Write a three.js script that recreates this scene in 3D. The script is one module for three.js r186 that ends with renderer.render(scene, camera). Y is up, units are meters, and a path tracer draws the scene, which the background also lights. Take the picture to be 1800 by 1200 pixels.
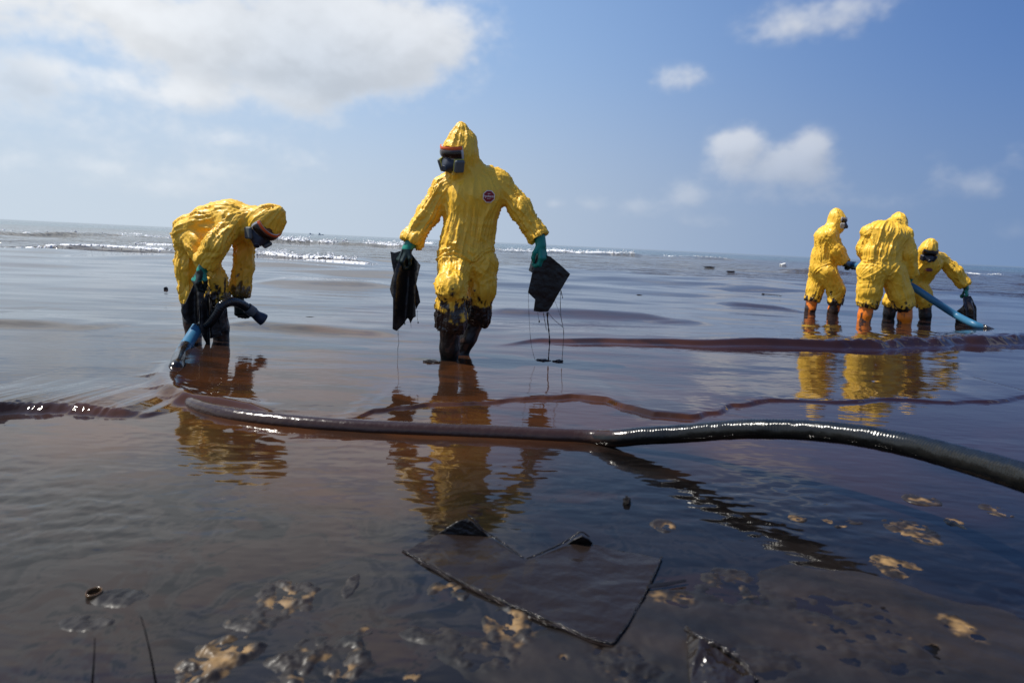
import * as THREE from 'three';
import { ImprovedNoise } from 'three/addons/math/ImprovedNoise.js';
import { mergeGeometries } from 'three/addons/utils/BufferGeometryUtils.js';
import { RoundedBoxGeometry } from 'three/addons/geometries/RoundedBoxGeometry.js';

// ---------- camera, sun, exposure ----------
const scene = new THREE.Scene();
const V = (x, y, z) => new THREE.Vector3(x, y, z);
const EYE = V(0, 0.82, 0), FOCAL = 1150;                 // focal length in pixels of the 1800 x 1200 photograph
const PITCH = Math.atan(171.5 / FOCAL), ROLL = Math.atan(0.0465);
const FWD = V(0, -Math.sin(PITCH), -Math.cos(PITCH)), R0 = V(1, 0, 0), U0 = V(0, Math.cos(PITCH), -Math.sin(PITCH));
const RIGHT = R0.clone().multiplyScalar(Math.cos(ROLL)).addScaledVector(U0, Math.sin(ROLL));
const UP = U0.clone().multiplyScalar(Math.cos(ROLL)).addScaledVector(R0, -Math.sin(ROLL));
const camera = new THREE.PerspectiveCamera(2 * Math.atan(600 / FOCAL) * 180 / Math.PI, 1.5, 0.05, 9000);
camera.position.copy(EYE); camera.up.copy(UP); camera.lookAt(EYE.clone().add(FWD));
camera.focus = 5.0; camera.userData.fStop = 3.2;

const SUN_AZ = 88 * Math.PI / 180, SUN_EL = 57 * Math.PI / 180;   // azimuth to the left of straight ahead
const SUN = V(-Math.sin(SUN_AZ) * Math.cos(SUN_EL), Math.sin(SUN_EL), -Math.cos(SUN_AZ) * Math.cos(SUN_EL));
const sun = new THREE.DirectionalLight(new THREE.Color(1.0, 0.95, 0.86), 4.8);
sun.position.copy(SUN).multiplyScalar(60).add(V(0, 0, -6)); sun.target.position.set(0, 0, -6);
sun.castShadow = true; sun.shadow.mapSize.set(4096, 4096); sun.shadow.radius = 1;
Object.assign(sun.shadow.camera, { left: -14, right: 14, top: 14, bottom: -14, near: 1, far: 140 });
scene.add(sun, sun.target);
const EXPOSURE = 1.06;

// ---------- helpers ----------
const PN = new ImprovedNoise();
const N = (x, y, z = 0) => PN.noise(x + 137.31, y + 71.17, z + 53.73);
const fbm = (x, y, z, o = 4) => { let s = 0, a = 1; for (let i = 0; i < o; i++) { s += a * N(x, y, z + i * 7.1); x *= 2.03; y *= 2.03; z *= 2.03; a *= 0.5; } return s; };
const { clamp, lerp } = THREE.MathUtils;
const smooth = (x, a, b) => { const t = clamp((x - a) / (b - a), 0, 1); return t * t * (3 - 2 * t); };
let seedState = 12345;
const rnd = () => { seedState = (seedState * 1664525 + 1013904223) >>> 0; return seedState / 4294967296; };
const ray = (px, py) => FWD.clone().addScaledVector(RIGHT, (px - 900) / FOCAL).addScaledVector(UP, -(py - 600) / FOCAL);
const atZ = (px, py, z) => { const d = ray(px, py); return EYE.clone().addScaledVector(d, (z - EYE.z) / d.z); };   // on an upright plane
const atY = (px, py, y = 0) => { const d = ray(px, py); return EYE.clone().addScaledVector(d, (y - EYE.y) / d.y); }; // on a level plane
const atD = (px, py, depth) => EYE.clone().addScaledVector(ray(px, py), depth);
const names = new Map();
const numbered = (n) => { const k = names.get(n) ?? 0; names.set(n, k + 1); return k ? n + '_' + String(k).padStart(3, '0') : n; };
function tag(o, label, category, group, kind) {
  if (label) o.userData.label = label;
  if (category) o.userData.category = category;
  if (group) o.userData.group = group;
  if (kind) o.userData.kind = kind;
  return o;
}
function thing(name, base, label, category, group) {
  const g = new THREE.Group(); g.name = numbered(name); g.position.copy(base); scene.add(g);
  return tag(g, label, category, group);
}
function mesh(name, geo, mat, parent = scene, label) {
  const m = new THREE.Mesh(geo, mat);
  m.name = parent === scene ? numbered(name) : name;
  m.castShadow = m.receiveShadow = true;
  if (label) m.userData.label = label;
  parent.add(m);
  return m;
}
// a part whose geometry is given in world coordinates
function part(name, geo, mat, parent, label) {
  const o = V(0, 0, 0);
  for (let p = parent; p && p !== scene; p = p.parent) o.add(p.position);
  geo.translate(-o.x, -o.y, -o.z);
  return mesh(name, geo, mat, parent, label);
}
function geoOf(pos, idx, uv, col) {
  const g = new THREE.BufferGeometry();
  g.setAttribute('position', new THREE.BufferAttribute(pos instanceof Float32Array ? pos : new Float32Array(pos), 3));
  if (uv) g.setAttribute('uv', new THREE.BufferAttribute(uv instanceof Float32Array ? uv : new Float32Array(uv), 2));
  if (col) g.setAttribute('color', new THREE.BufferAttribute(col instanceof Float32Array ? col : new Float32Array(col), 3));
  g.setIndex(new THREE.BufferAttribute(idx instanceof Uint32Array ? idx : new Uint32Array(idx), 1));
  g.computeVertexNormals();
  return g;
}
// tileable noise texture, 0..1, from a function on a torus-blended domain
function noiseTexture(size, f, srgb = false) {
  const d = new Uint8Array(size * size * 4);
  for (let j = 0; j < size; j++) for (let i = 0; i < size; i++) {
    const u = i / size, v = j / size, a = smooth(u, 0.75, 1), b = smooth(v, 0.75, 1);
    const at = (x, y) => f(x, y);
    let h = at(u, v);
    if (a > 0) h = lerp(h, at(u - 1, v), a);
    if (b > 0) { let h2 = at(u, v - 1); if (a > 0) h2 = lerp(h2, at(u - 1, v - 1), a); h = lerp(h, h2, b); }
    const c = clamp(h, 0, 1) * 255, o = (j * size + i) * 4;
    d[o] = d[o + 1] = d[o + 2] = c; d[o + 3] = 255;
  }
  const t = new THREE.DataTexture(d, size, size);
  t.wrapS = t.wrapT = THREE.RepeatWrapping; t.magFilter = THREE.LinearFilter; t.minFilter = THREE.LinearMipmapLinearFilter; t.generateMipmaps = true;
  t.needsUpdate = true;
  return t;
}

// ---------- sky ----------
const azel = (px, py) => { const d = ray(px, py).normalize(); return [Math.atan2(d.x, -d.z), Math.asin(d.y)]; };
const lin = (r, g, b) => { const f = (c) => { c /= 255; return c <= 0.04045 ? c / 12.92 : ((c + 0.055) / 1.055) ** 2.4; }; return [f(r), f(g), f(b)]; };
{
  // cumulus of the photograph: [pixel x, pixel y, half width, half height, density, thickness (greyness)]
  const C = [
    [60, -150, 380, 120, 1.0, 0.0], [450, -170, 380, 110, 1.1, 0.0], [250, -380, 460, 170, 1.1, 0.35], [700, -150, 180, 90, 0.7, 0.0], [-250, -60, 300, 150, 0.9, 0.2], [-200, -420, 380, 200, 0.9, 0.4], [650, -420, 260, 140, 0.7, 0.3],
    [220, 220, 330, 70, 0.3, 0.05], [300, 320, 330, 50, 0.22, 0.05], [700, 130, 120, 80, 0.35, 0.2], [120, 10, 300, 75, 1.0, 0.1], [330, 60, 200, 85, 1.1, 0.1], [560, 60, 210, 95, 1.25, 0.35], [690, 35, 130, 75, 1.0, 0.0], [500, 115, 170, 70, 1.2, 0.8],
    [560, 150, 90, 60, 0.8, 0.6], [620, 110, 100, 60, 0.9, 0.5], [300, 165, 140, 32, 0.75, 0.05], [440, 165, 120, 26, 0.6, 0.1], [90, 115, 90, 34, 0.6, 0.05], [20, 145, 80, 70, 1.0, 0.8],
    [545, 195, 40, 34, 0.5, 0.2], [510, 285, 55, 32, 0.6, 0.0], [400, 245, 38, 18, 0.5, 0.0], [380, 300, 55, 18, 0.5, 0.05], [180, 295, 40, 12, 0.45, 0], [40, 285, 50, 18, 0.4, 0], [280, 330, 80, 16, 0.35, 0.1], [470, 240, 30, 14, 0.35, 0],
    [1430, 40, 110, 38, 0.8, 0.15], [1500, 8, 60, 22, 0.6, 0.1], [1345, 58, 50, 22, 0.35, 0.1], [1190, 142, 46, 24, 0.75, 0.1],
    [1268, 250, 26, 24, 1.0, 0.0], [1312, 246, 26, 26, 1.0, 0.0], [1290, 282, 46, 30, 0.9, 0.1], [1425, 258, 34, 28, 1.05, 0.0], [1370, 285, 40, 26, 0.8, 0.1], [1425, 300, 44, 34, 0.85, 0.15], [1330, 312, 80, 22, 0.6, 0.3], [1360, 345, 110, 20, 0.55, 0.45], [1215, 345, 45, 24, 0.8, 0.1],
    [1055, 358, 34, 15, 0.8, 0.05], [1120, 362, 40, 18, 0.75, 0.1], [975, 358, 16, 10, 0.45, 0], [1090, 378, 70, 12, 0.35, 0.2],
    [1725, 320, 46, 32, 1.0, 0.1], [1648, 312, 38, 36, 0.65, 0.15], [1780, 285, 34, 28, 0.6, 0.25], [1560, 355, 60, 20, 0.45, 0.2], [1780, 405, 40, 20, 0.35, 0.2], [1490, 345, 60, 22, 0.3, 0.2], [1240, 390, 50, 14, 0.35, 0.2],
  ].map(([x, y, w, h, d, g]) => { const [a, e] = azel(x, y), [a2] = azel(x + w, y), [, e2] = azel(x, y - h); return { a, e, w: Math.abs(a2 - a), h: Math.abs(e2 - e), d, g }; });
  // the same kind of scattered cumulus all round, outside the view
  for (let i = 0; i < 90; i++) {
    const a = 0.95 + rnd() * (2 * Math.PI - 1.9), e = 0.06 + rnd() * 0.75, w = 0.04 + rnd() * 0.13;
    for (let k = 0; k < 3; k++) C.push({ a: a + (rnd() - 0.5) * w * 1.6, e: e + (rnd() - 0.5) * w * 0.3, w: w * (0.6 + rnd() * 0.5), h: w * (0.25 + rnd() * 0.2), d: 0.6 + rnd() * 0.4, g: rnd() * 0.4 });
  }
  const W = 4096, H = 2048, data = new Float32Array(W * H * 4);
  const dens = new Float32Array(W * H / 2), grey = new Float32Array(W * H / 2), half = H / 2;
  const rowOf = (e) => (e / Math.PI + 0.5) * H, colOf = (a) => { let r = a - Math.PI / 2; r = Math.atan2(Math.sin(r), Math.cos(r)); return (r / (2 * Math.PI) + 0.5) * W; };
  for (const c of C) {
    const r0 = Math.max(half, Math.floor(rowOf(c.e - c.h * 2))), r1 = Math.min(H - 1, Math.ceil(rowOf(c.e + c.h * 2))), cc = colOf(c.a), cw = c.w * 2 / (2 * Math.PI) * W;
    for (let r = r0; r <= r1; r++) for (let q = Math.floor(cc - cw); q <= cc + cw; q++) {
      const dx = (q - cc) / (cw / 2), dy = (r - rowOf(c.e)) / (c.h / Math.PI * H), dd = dx * dx + dy * dy * (dy < 0 ? 1.5 : 1);
      if (dd > 4) continue;
      const k = c.d * Math.exp(-dd * 1.1), o = (r - half) * W + ((q % W) + W) % W;
      dens[o] += k; grey[o] += k * c.g;
    }
  }
  const cov = new Float32Array(W * half);
  for (let r = 0; r < half; r++) {
    const e = ((r + half + 0.5) / H - 0.5) * Math.PI, ce = Math.cos(e), y = Math.sin(e);
    for (let q = 0; q < W; q++) {
      const o = r * W + q;
      if (dens[o] < 0.02) continue;
      const round = ((q + 0.5) / W - 0.5) * 2 * Math.PI, x = Math.cos(round) * ce, z = Math.sin(round) * ce;
      const n = fbm(x * 9, y * 13, z * 9, 6), n2 = fbm(x * 26 + 5, y * 36, z * 26, 5);
      cov[o] = dens[o] * (1 + 0.5 * n) + 0.24 * n + 0.26 * n2 + 0.14 * fbm(x * 75, y * 100, z * 75, 3) - 0.1;
    }
  }
  const hazeL = lin(198, 211, 224), midL = lin(178, 206, 236), topL = lin(132, 174, 230), hazeR = lin(110, 137, 177), midR = lin(89, 126, 183), topR = lin(57, 94, 158);
  const azS = -62 * Math.PI / 180;
  for (let r = 0; r < H; r++) {
    const e = ((r + 0.5) / H - 0.5) * Math.PI, ee = Math.max(e, 0);
    for (let q = 0; q < W; q++) {
      const o = (r * W + q) * 4;
      if (e < 0) { data[o] = 0.2; data[o + 1] = 0.22; data[o + 2] = 0.26; data[o + 3] = 1; continue; }
      const round = ((q + 0.5) / W - 0.5) * 2 * Math.PI, a = round + Math.PI / 2;
      const k = smooth(Math.cos(a - azS), -0.35, 1.02), t1 = smooth(ee, 0, 0.3), t2 = smooth(ee, 0.08, 0.62);
      const p = (r - half) * W + q, cv = cov[p];
      let A = 0, L = 0, G = 0;
      if (cv > -0.1 && dens[p] >= 0.02) {
        A = smooth(cv, -0.14, 1.2) * smooth(dens[p], 0.02, 0.2);
        G = clamp(grey[p] / Math.max(dens[p], 1e-3), 0, 1) * smooth(cv, 0.2, 1.2) * 0.8;
        // lit from the upper left: compare with the cloud a little further towards the sun
        const up = Math.min(half - 1, r - half + 14), q2 = (q - 10 + W) % W;
        L = 0.1 * Math.tanh((cov[up * W + q2] - cv) * 0.8);
      }
      const haze = 0.22 + 0.78 * smooth(ee, 0.0, 0.22);
      A *= lerp(0.75, 0.95, k) * haze;
      for (let c = 0; c < 3; c++) {
        const s = lerp(lerp(lerp(hazeR[c], midR[c], t1), topR[c], t2), lerp(lerp(hazeL[c], midL[c], t1), topL[c], t2), k);
        const white = lerp([0.52, 0.55, 0.61][c], [0.84, 0.85, 0.86][c], k * 0.9 + 0.1), dark = lerp([0.28, 0.33, 0.43][c], [0.31, 0.41, 0.54][c], k);
        const cl = lerp(white, dark, G) * (1 - L * 1.3);
        data[o + c] = lerp(s, cl, A);
      }
      data[o + 3] = 1;
    }
  }
  const sky = new THREE.DataTexture(data, W, H, THREE.RGBAFormat, THREE.FloatType);
  sky.mapping = THREE.EquirectangularReflectionMapping; sky.magFilter = THREE.LinearFilter; sky.minFilter = THREE.LinearFilter; sky.wrapS = THREE.RepeatWrapping;
  sky.needsUpdate = true;
  scene.background = sky; scene.environment = sky;
}

// ---------- materials ----------
const crumpleTex = noiseTexture(512, (u, v) => {
  const w1 = N(u * 5, v * 5, 1) * 0.35, w2 = N(u * 5 + 9, v * 5, 4) * 0.35;
  const th = (n, w) => Math.exp(-Math.abs(n) / w), a = th(N(u * 6 + w1, v * 6 + w2, 2), 0.07), b = th(N(u * 13 + w1, v * 13 - w2, 8), 0.09), c = th(N(u * 28, v * 28, 3), 0.12);
  return 0.3 + 0.3 * a + 0.2 * b + 0.1 * c + 0.25 * N(u * 9, v * 9, 6);
});
crumpleTex.repeat.set(2.2, 2.2);
const grainTex = noiseTexture(512, (u, v) => 0.5 + 0.35 * fbm(u * 24, v * 24, 3, 4));
const rgb = (r, g, b) => new THREE.Color().setRGB(r, g, b);
const M = {};
M.suit = new THREE.MeshPhysicalMaterial({ name: 'yellow_suit', vertexColors: true, roughness: 0.5, specularIntensity: 0.7, clearcoat: 0.3, clearcoatRoughness: 0.28, bumpMap: crumpleTex, bumpScale: 0.0035 });
M.suitOil = new THREE.MeshPhysicalMaterial({ name: 'oiled_suit', vertexColors: true, roughness: 0.25, clearcoat: 0.5, clearcoatRoughness: 0.15, bumpMap: crumpleTex, bumpScale: 0.008 });
M.skin = new THREE.MeshStandardMaterial({ name: 'skin', color: rgb(0.32, 0.17, 0.1), roughness: 0.55 });
M.maskNavy = new THREE.MeshStandardMaterial({ name: 'mask_rubber', color: rgb(0.022, 0.03, 0.05), roughness: 0.5 });
M.cartGrey = new THREE.MeshStandardMaterial({ name: 'cartridge_plastic', color: rgb(0.1, 0.115, 0.12), roughness: 0.55 });
M.cartPale = new THREE.MeshStandardMaterial({ name: 'pale_cartridge', color: rgb(0.36, 0.37, 0.36), roughness: 0.55 });
M.bandYellow = new THREE.MeshStandardMaterial({ name: 'yellow_band', color: rgb(0.55, 0.5, 0.08), roughness: 0.55 });
M.orange = new THREE.MeshStandardMaterial({ name: 'goggle_orange', color: rgb(0.8, 0.13, 0.03), roughness: 0.45 });
M.goggleGrey = new THREE.MeshStandardMaterial({ name: 'goggle_clear_frame', color: rgb(0.55, 0.57, 0.6), roughness: 0.25 });
M.lens = new THREE.MeshPhysicalMaterial({ name: 'goggle_lens', color: rgb(0.45, 0.38, 0.34), roughness: 0.04, transmission: 1, thickness: 0, ior: 1.5 });
M.eye = new THREE.MeshStandardMaterial({ name: 'eye', color: rgb(0.03, 0.02, 0.015), roughness: 0.2 });
M.glove = new THREE.MeshStandardMaterial({ name: 'nitrile_green', color: rgb(0.0, 0.22, 0.16), roughness: 0.4, vertexColors: true });
M.gloveWhite = new THREE.MeshStandardMaterial({ name: 'glove_cuff_pale', color: rgb(0.5, 0.6, 0.6), roughness: 0.5 });
M.boot = new THREE.MeshPhysicalMaterial({ name: 'rubber_boot', vertexColors: true, roughness: 0.38, clearcoat: 0.3, clearcoatRoughness: 0.2, bumpMap: grainTex, bumpScale: 0.004 });
M.oil = new THREE.MeshPhysicalMaterial({ name: 'oil_soaked_pad', color: rgb(0.011, 0.0095, 0.0085), roughness: 0.4, bumpMap: grainTex, bumpScale: 0.006 });
M.oilWet = new THREE.MeshPhysicalMaterial({ name: 'wet_oil', color: rgb(0.016, 0.011, 0.008), roughness: 0.16, bumpMap: grainTex, bumpScale: 0.01 });
M.hoseBlue = new THREE.MeshStandardMaterial({ name: 'blue_hose', color: rgb(0.035, 0.15, 0.26), roughness: 0.42 });
M.hoseDark = new THREE.MeshPhysicalMaterial({ name: 'dark_hose', vertexColors: true, roughness: 0.2, bumpMap: grainTex, bumpScale: 0.003 });
M.hoseOiled = new THREE.MeshPhysicalMaterial({ name: 'oil_coated_hose', color: rgb(0.036, 0.018, 0.012), roughness: 0.17 });
M.water = new THREE.MeshPhysicalMaterial({ name: 'oily_water', vertexColors: true, roughness: 0.05, ior: 1.45, specularIntensity: 0.62 });
M.foam = new THREE.MeshStandardMaterial({ name: 'foam', color: rgb(0.88, 0.88, 0.87), roughness: 0.9 });
M.sand = new THREE.MeshPhysicalMaterial({ name: 'oiled_sand', vertexColors: true, roughness: 0.55, specularIntensity: 0.6, clearcoat: 0.12, clearcoatRoughness: 0.25, bumpMap: grainTex, bumpScale: 0.02 });

// ---------- water ----------
// wave fronts as lines traced over the level sea: [pixel x, pixel y, height]
function front(points, wf, wb, rough = 0, freq = 6, rx) {
  const p = points.map(([x, y, h]) => { const q = atY(x, y); return { x: q.x, z: q.z, h }; }).sort((a, b) => a.x - b.x);
  return { p, wf, wb, rough, freq, rx, x0: p[0].x, x1: p[p.length - 1].x, z0: Math.min(...p.map((q) => q.z)) - wb * 3, z1: Math.max(...p.map((q) => q.z)) + Math.max(wf * 4, 0.1) + rough * 2 };
}
const fronts = [
  // low rolled lip that crosses the picture behind the hose
  front([[560, 748, 0], [620, 737, 0.0104], [660, 724, 0.0145], [710, 719, 0.0156], [760, 712, 0.0156], [850, 711, 0.0166], [910, 704, 0.0166], [960, 701, 0.0166], [1010, 699, 0.0186], [1060, 704, 0.0186], [1100, 717, 0.0156], [1150, 730, 0.0176], [1210, 734, 0.0176], [1255, 727, 0.0156], [1290, 713, 0.0156], [1360, 705, 0.0166], [1450, 708, 0.0135], [1580, 703, 0.0135], [1660, 708, 0.0135], [1730, 706, 0.0135], [1830, 697, 0.0135]], 0.022, 0.5, 0.035, 3.2),
  // dark wave at the feet of the group on the right
  front([[860, 606, 0], [960, 600, 0.03], [1080, 601, 0.04], [1200, 604, 0.05], [1350, 606, 0.065], [1450, 611, 0.07], [1530, 612, 0.07], [1620, 609, 0.075], [1700, 606, 0.085], [1850, 603, 0.085]], 0.07, 0.9, 0.05, 2.8, [2.2, 3.4]),
  // glinting wave at the left edge
  front([[-180, 728, 0.034], [-40, 726, 0.038], [60, 722, 0.036], [130, 722, 0.032], [200, 728, 0.026], [255, 730, 0.014], [310, 722, 0]], 0.034, 0.45, 0.022, 13),
  // smooth swells further out
  front([[820, 548, 0], [900, 549, 0.05], [1000, 551, 0.065], [1120, 558, 0.06], [1200, 566, 0.03], [1280, 572, 0]], 0.35, 0.7),
  front([[380, 566, 0], [440, 570, 0.035], [540, 578, 0.045], [640, 584, 0.03], [720, 588, 0]], 0.2, 0.5),
  front([[-100, 566, 0.04], [40, 570, 0.04], [140, 575, 0.02], [220, 578, 0]], 0.2, 0.6),
  front([[1260, 534, 0], [1300, 536, 0.05], [1360, 541, 0.055], [1430, 548, 0]], 0.25, 0.5),
  front([[1100, 505, 0], [1180, 506, 0.08], [1260, 510, 0.06], [1300, 513, 0]], 0.4, 0.9),
  front([[430, 497, 0], [500, 498, 0.06], [620, 503, 0.07], [720, 506, 0]], 0.5, 1.2),
  // surf
  front([[-200, 407, 0.150], [0, 412, 0.180], [150, 416, 0.192], [300, 421, 0.150], [380, 424, 0]], 0.9, 4, 0.4, 0.4),
  front([[420, 423, 0], [480, 426, 0.210], [560, 429, 0.270], [640, 433, 0.240], [720, 436, 0.210], [860, 441, 0.180], [1000, 446, 0.210], [1115, 450, 0.180], [1140, 451, 0]], 0.9, 4, 0.4, 0.4),
  front([[-150, 430, 0.060], [60, 434, 0.084], [160, 438, 0.084], [310, 444, 0.060], [340, 446, 0]], 0.4, 1.6, 0.3, 0.8),
  front([[430, 449, 0], [470, 452, 0.084], [520, 455, 0.096], [620, 459, 0.096], [680, 462, 0]], 0.35, 1.4, 0.25, 0.8),
  front([[1120, 449, 0], [1150, 450, 0.180], [1210, 454, 0.198], [1280, 458, 0.150], [1320, 460, 0]], 0.7, 3, 0.4, 0.4),
  front([[1600, 476, 0], [1690, 481, 0.096], [1800, 489, 0.120], [1900, 494, 0.120]], 0.5, 2, 0.3, 0.7),
  front([[1680, 494, 0], [1720, 496, 0.060], [1800, 502, 0.090], [1900, 508, 0.090]], 0.3, 1.1, 0.2, 1),
  front([[1370, 476, 0], [1400, 477, 0.096], [1480, 480, 0.096], [1540, 484, 0]], 0.4, 1.4, 0.2, 1),
];
// the oil heaps up over the sunken bend of the hose
const bulge = [[297, 640, 0.01], [284, 664, 0.028], [300, 690, 0.035], [330, 706, 0.04], [380, 712, 0.04], [430, 716, 0.025], [480, 722, 0.005]].map(([x, y, h]) => { const q = atY(x, y); return [q.x, q.z, h]; });
function bulgeAt(x, z) {
  let best = 0;
  for (let i = 0; i + 1 < bulge.length; i++) {
    const [ax, az, ah] = bulge[i], [bx, bz, bh] = bulge[i + 1], dx = bx - ax, dz = bz - az, t = clamp(((x - ax) * dx + (z - az) * dz) / (dx * dx + dz * dz), 0, 1);
    const px = x - ax - dx * t, pz = z - az - dz * t, d2 = px * px + pz * pz, w = pz > 0 ? 0.05 : 0.09;
    best = Math.max(best, (ah + (bh - ah) * t) * Math.exp(-d2 / (w * w)));
  }
  return best;
}
const SANDY = (x, z) => smooth(Math.hypot(x, z) + 0.45 * N(x * 0.8, z * 0.8, 3), 1.9, 2.6);   // 0 on the beach, 1 in the water
function waterY(x, z, cell) {
  const r = Math.hypot(x, z), off = -z;
  let h = 0;
  const oct = (lx, lz, amp, s) => { if (lz < cell * 3) return 0; const f = smooth(lz, cell * 3, cell * 6); return f * amp * N(x / lx + s, (z + 0.12 * x + 0.25 * lz * N(x / lx * 0.5, z / lz * 0.3, s)) / lz, s * 1.7); };
  const calm = smooth(off, 2.2, 7);
  const patch = 0.35 + 1.1 * smooth(N(x * 1.1, z * 1.5, 8) + 0.4 * N(x * 3, z * 4, 2), -0.2, 0.45);
  if (r < 4.5) { const k = 0.0009 * smooth(r + 0.25 * N(x * 2, z * 2, 4), 1.5, 1.9) * smooth(r, 4.4, 2.8) * patch, w = 0.5 * N(x * 6, z * 6, 1); h += k * (N(x * 16 + w, z * 19 + w, 3) + 0.6 * smooth(cell, 0.012, 0.007) * N(x * 31 - w, z * 37 + w * 2, 7)); }
  h += oct(0.13, 0.065, 0.0015 * patch * (0.06 + smooth(r + 0.3 * N(x, z, 4), 1.55, 2.0) * (0.3 + 0.7 * smooth(r, 3.4, 2.6))), 1.3);
  h += oct(0.4, 0.2, 0.0022 * patch * (0.12 + 0.25 * smooth(r, 1.6, 2.1) + calm * 1.3), 2.1);
  h += oct(1.1, 0.42, 0.006 * (0.12 + calm), 3.7);
  h += oct(2.0, 0.95, 0.022 * calm * (0.6 + 1.3 * smooth(off, 7, 14)), 5.2);
  h += oct(4.2, 2.3, 0.13 * smooth(off, 7, 18), 7.9);
  h += oct(15, 6, 0.2 * smooth(off, 18, 45), 9.4);
  h += oct(34, 15, 0.35 * smooth(off, 50, 120), 11.4);
  for (const f of fronts) {
    if (x < f.x0 || x > f.x1 || z < f.z0 || z > f.z1) continue;
    let i = 0; while (i + 2 < f.p.length && f.p[i + 1].x < x) i++;
    const a = f.p[i], b = f.p[i + 1], t = smooth((x - a.x) / (b.x - a.x), 0, 1), A = a.h + (b.h - a.h) * t;
    let zl = a.z + (b.z - a.z) * t;
    const rk = f.rx ? 0.15 + smooth(x, f.rx[0], f.rx[1]) : 1, n = f.rough ? rk * N(x * f.freq, 3.3, f.wb) : 0, n2 = f.rough ? rk * N(x * f.freq * 2.7, 8.3, f.wb) : 0;
    zl += f.rough * (0.6 * n + 0.35 * n2 + (f.wf < 0.06 ? 0.22 * N(x * 31, 4.1, f.wb) + 0.12 * N(x * 67, 9.1, 2) : 0));
    const s = z - zl;
    let k = s < 0 ? Math.exp(-(s / f.wb) * (s / f.wb)) : Math.exp(-(s / f.wf) * (s / f.wf));
    if (f.rough) k *= 1 + 0.45 * n + 0.15 * n2 + 0.22 * rk * N(x * f.freq * 4, z * f.freq * 7, 1) * Math.exp(-(s * s) / (f.wf * f.wf * 6));
    h += A * k;
  }
  return h;
}
function waterColor(x, z, out) {
  const off = -z, n = fbm(x * 0.9, z * 0.9, 1, 3), n2 = fbm(x * 0.16, z * 0.1, 4, 3);
  // black oil on the beach, brown oil, mauve oily water, murky surf, sea
  const stretch = fbm((x + z * 0.3) * 2.2, (z - x * 0.25) * 5.5, 9, 4);
  let c = [0.005, 0.0042, 0.004];
  const mix = (d, t) => { c = [lerp(c[0], d[0], t), lerp(c[1], d[1], t), lerp(c[2], d[2], t)]; };
  mix([0.012, 0.0095, 0.0085], smooth(stretch, -0.05, 0.3) * 0.75);
  mix([0.026, 0.014, 0.010], smooth(fbm(x * 1.6 + 3, z * 4, 2, 3), 0.12, 0.4) * 0.7 * smooth(x, 1.2, 0.2));
  {   // torn grey film drifting on the oil
    const u = x + 0.35 * fbm(x * 2.3, z * 2.3, 21, 3), v = z + 0.3 * fbm(x * 2.3 + 7, z * 2.3, 25, 3), f1 = fbm(u * 7, v * 15, 31, 5), f2 = fbm(u * 21, v * 34, 37, 3), side = smooth(x + 0.3 * N(z * 2, x, 3), 0.55, -0.35), cover = smooth(f1 + 0.3 * f2, 0.12 - 0.4 * side, 0.26 - 0.4 * side);
    mix([0.025, 0.0205, 0.018], cover * (0.35 + 0.65 * side) * (0.65 + 0.5 * f2)); mix([0.022, 0.012, 0.009], smooth(fbm(u * 3, v * 5, 41, 4), 0.2, 0.34) * 0.75 * side);
    mix([0.004, 0.0035, 0.0035], smooth(f2 + 0.6 * f1, 0.38, 0.55) * 0.8);
  }
  const brown = smooth(off + 0.7 * n - 0.25 * x * smooth(x, 0, 2), 1.9, 2.7);
  mix([0.054, 0.020, 0.0075], brown);
  mix([0.024, 0.012, 0.007], brown * smooth(stretch, -0.1, 0.35) * 0.8);
  const right = smooth(x / Math.max(off, 1) + 0.2 * n2, 0.15, 0.55);
  mix([0.019, 0.008, 0.0075], brown * right * 0.95);
  mix([0.016, 0.012, 0.011], brown * smooth(x + 0.3 * n, -1.75, -2.15) * 0.85);
  mix([0.036, 0.025, 0.024], smooth(off + 3 * n2, 6, 11) * (1 - right * 0.6));
  mix([0.11, 0.1, 0.08], smooth(off + 9 * n2, 17, 34) * (1 - 0.75 * right));
  mix([0.045, 0.085, 0.085], smooth(off + 22 * n2, 75, 150));
  mix([0.035, 0.07, 0.085], smooth(off, 180, 500));
  out[0] = c[0]; out[1] = c[1]; out[2] = c[2];
}
function fan(rows, nA, aMax, fn) {
  const n = rows.length, pos = new Float32Array(n * (nA + 1) * 3), col = new Float32Array(n * (nA + 1) * 3), uv = new Float32Array(n * (nA + 1) * 2), idx = new Uint32Array((n - 1) * nA * 6), c = [0, 0, 0];
  for (let i = 0, o = 0; i < n; i++) {
    const r = rows[i], cell = Math.max(i ? r - rows[i - 1] : 0.002, r * 2 * aMax / nA * 0.5);
    for (let j = 0; j <= nA; j++, o++) {
      const a = -aMax + 2 * aMax * j / nA, x = Math.sin(a) * r, z = -Math.cos(a) * r;
      pos[o * 3] = x; pos[o * 3 + 1] = fn(x, z, cell, c); pos[o * 3 + 2] = z;
      col.set(c, o * 3); uv[o * 2] = x / 3; uv[o * 2 + 1] = -z / 3;
    }
  }
  for (let i = 0, o = 0; i < n - 1; i++) for (let j = 0; j < nA; j++) {
    const a = i * (nA + 1) + j, b = a + nA + 1;
    idx[o++] = a; idx[o++] = a + 1; idx[o++] = b + 1; idx[o++] = a; idx[o++] = b + 1; idx[o++] = b;
  }
  return geoOf(pos, idx, uv, col);
}
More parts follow.
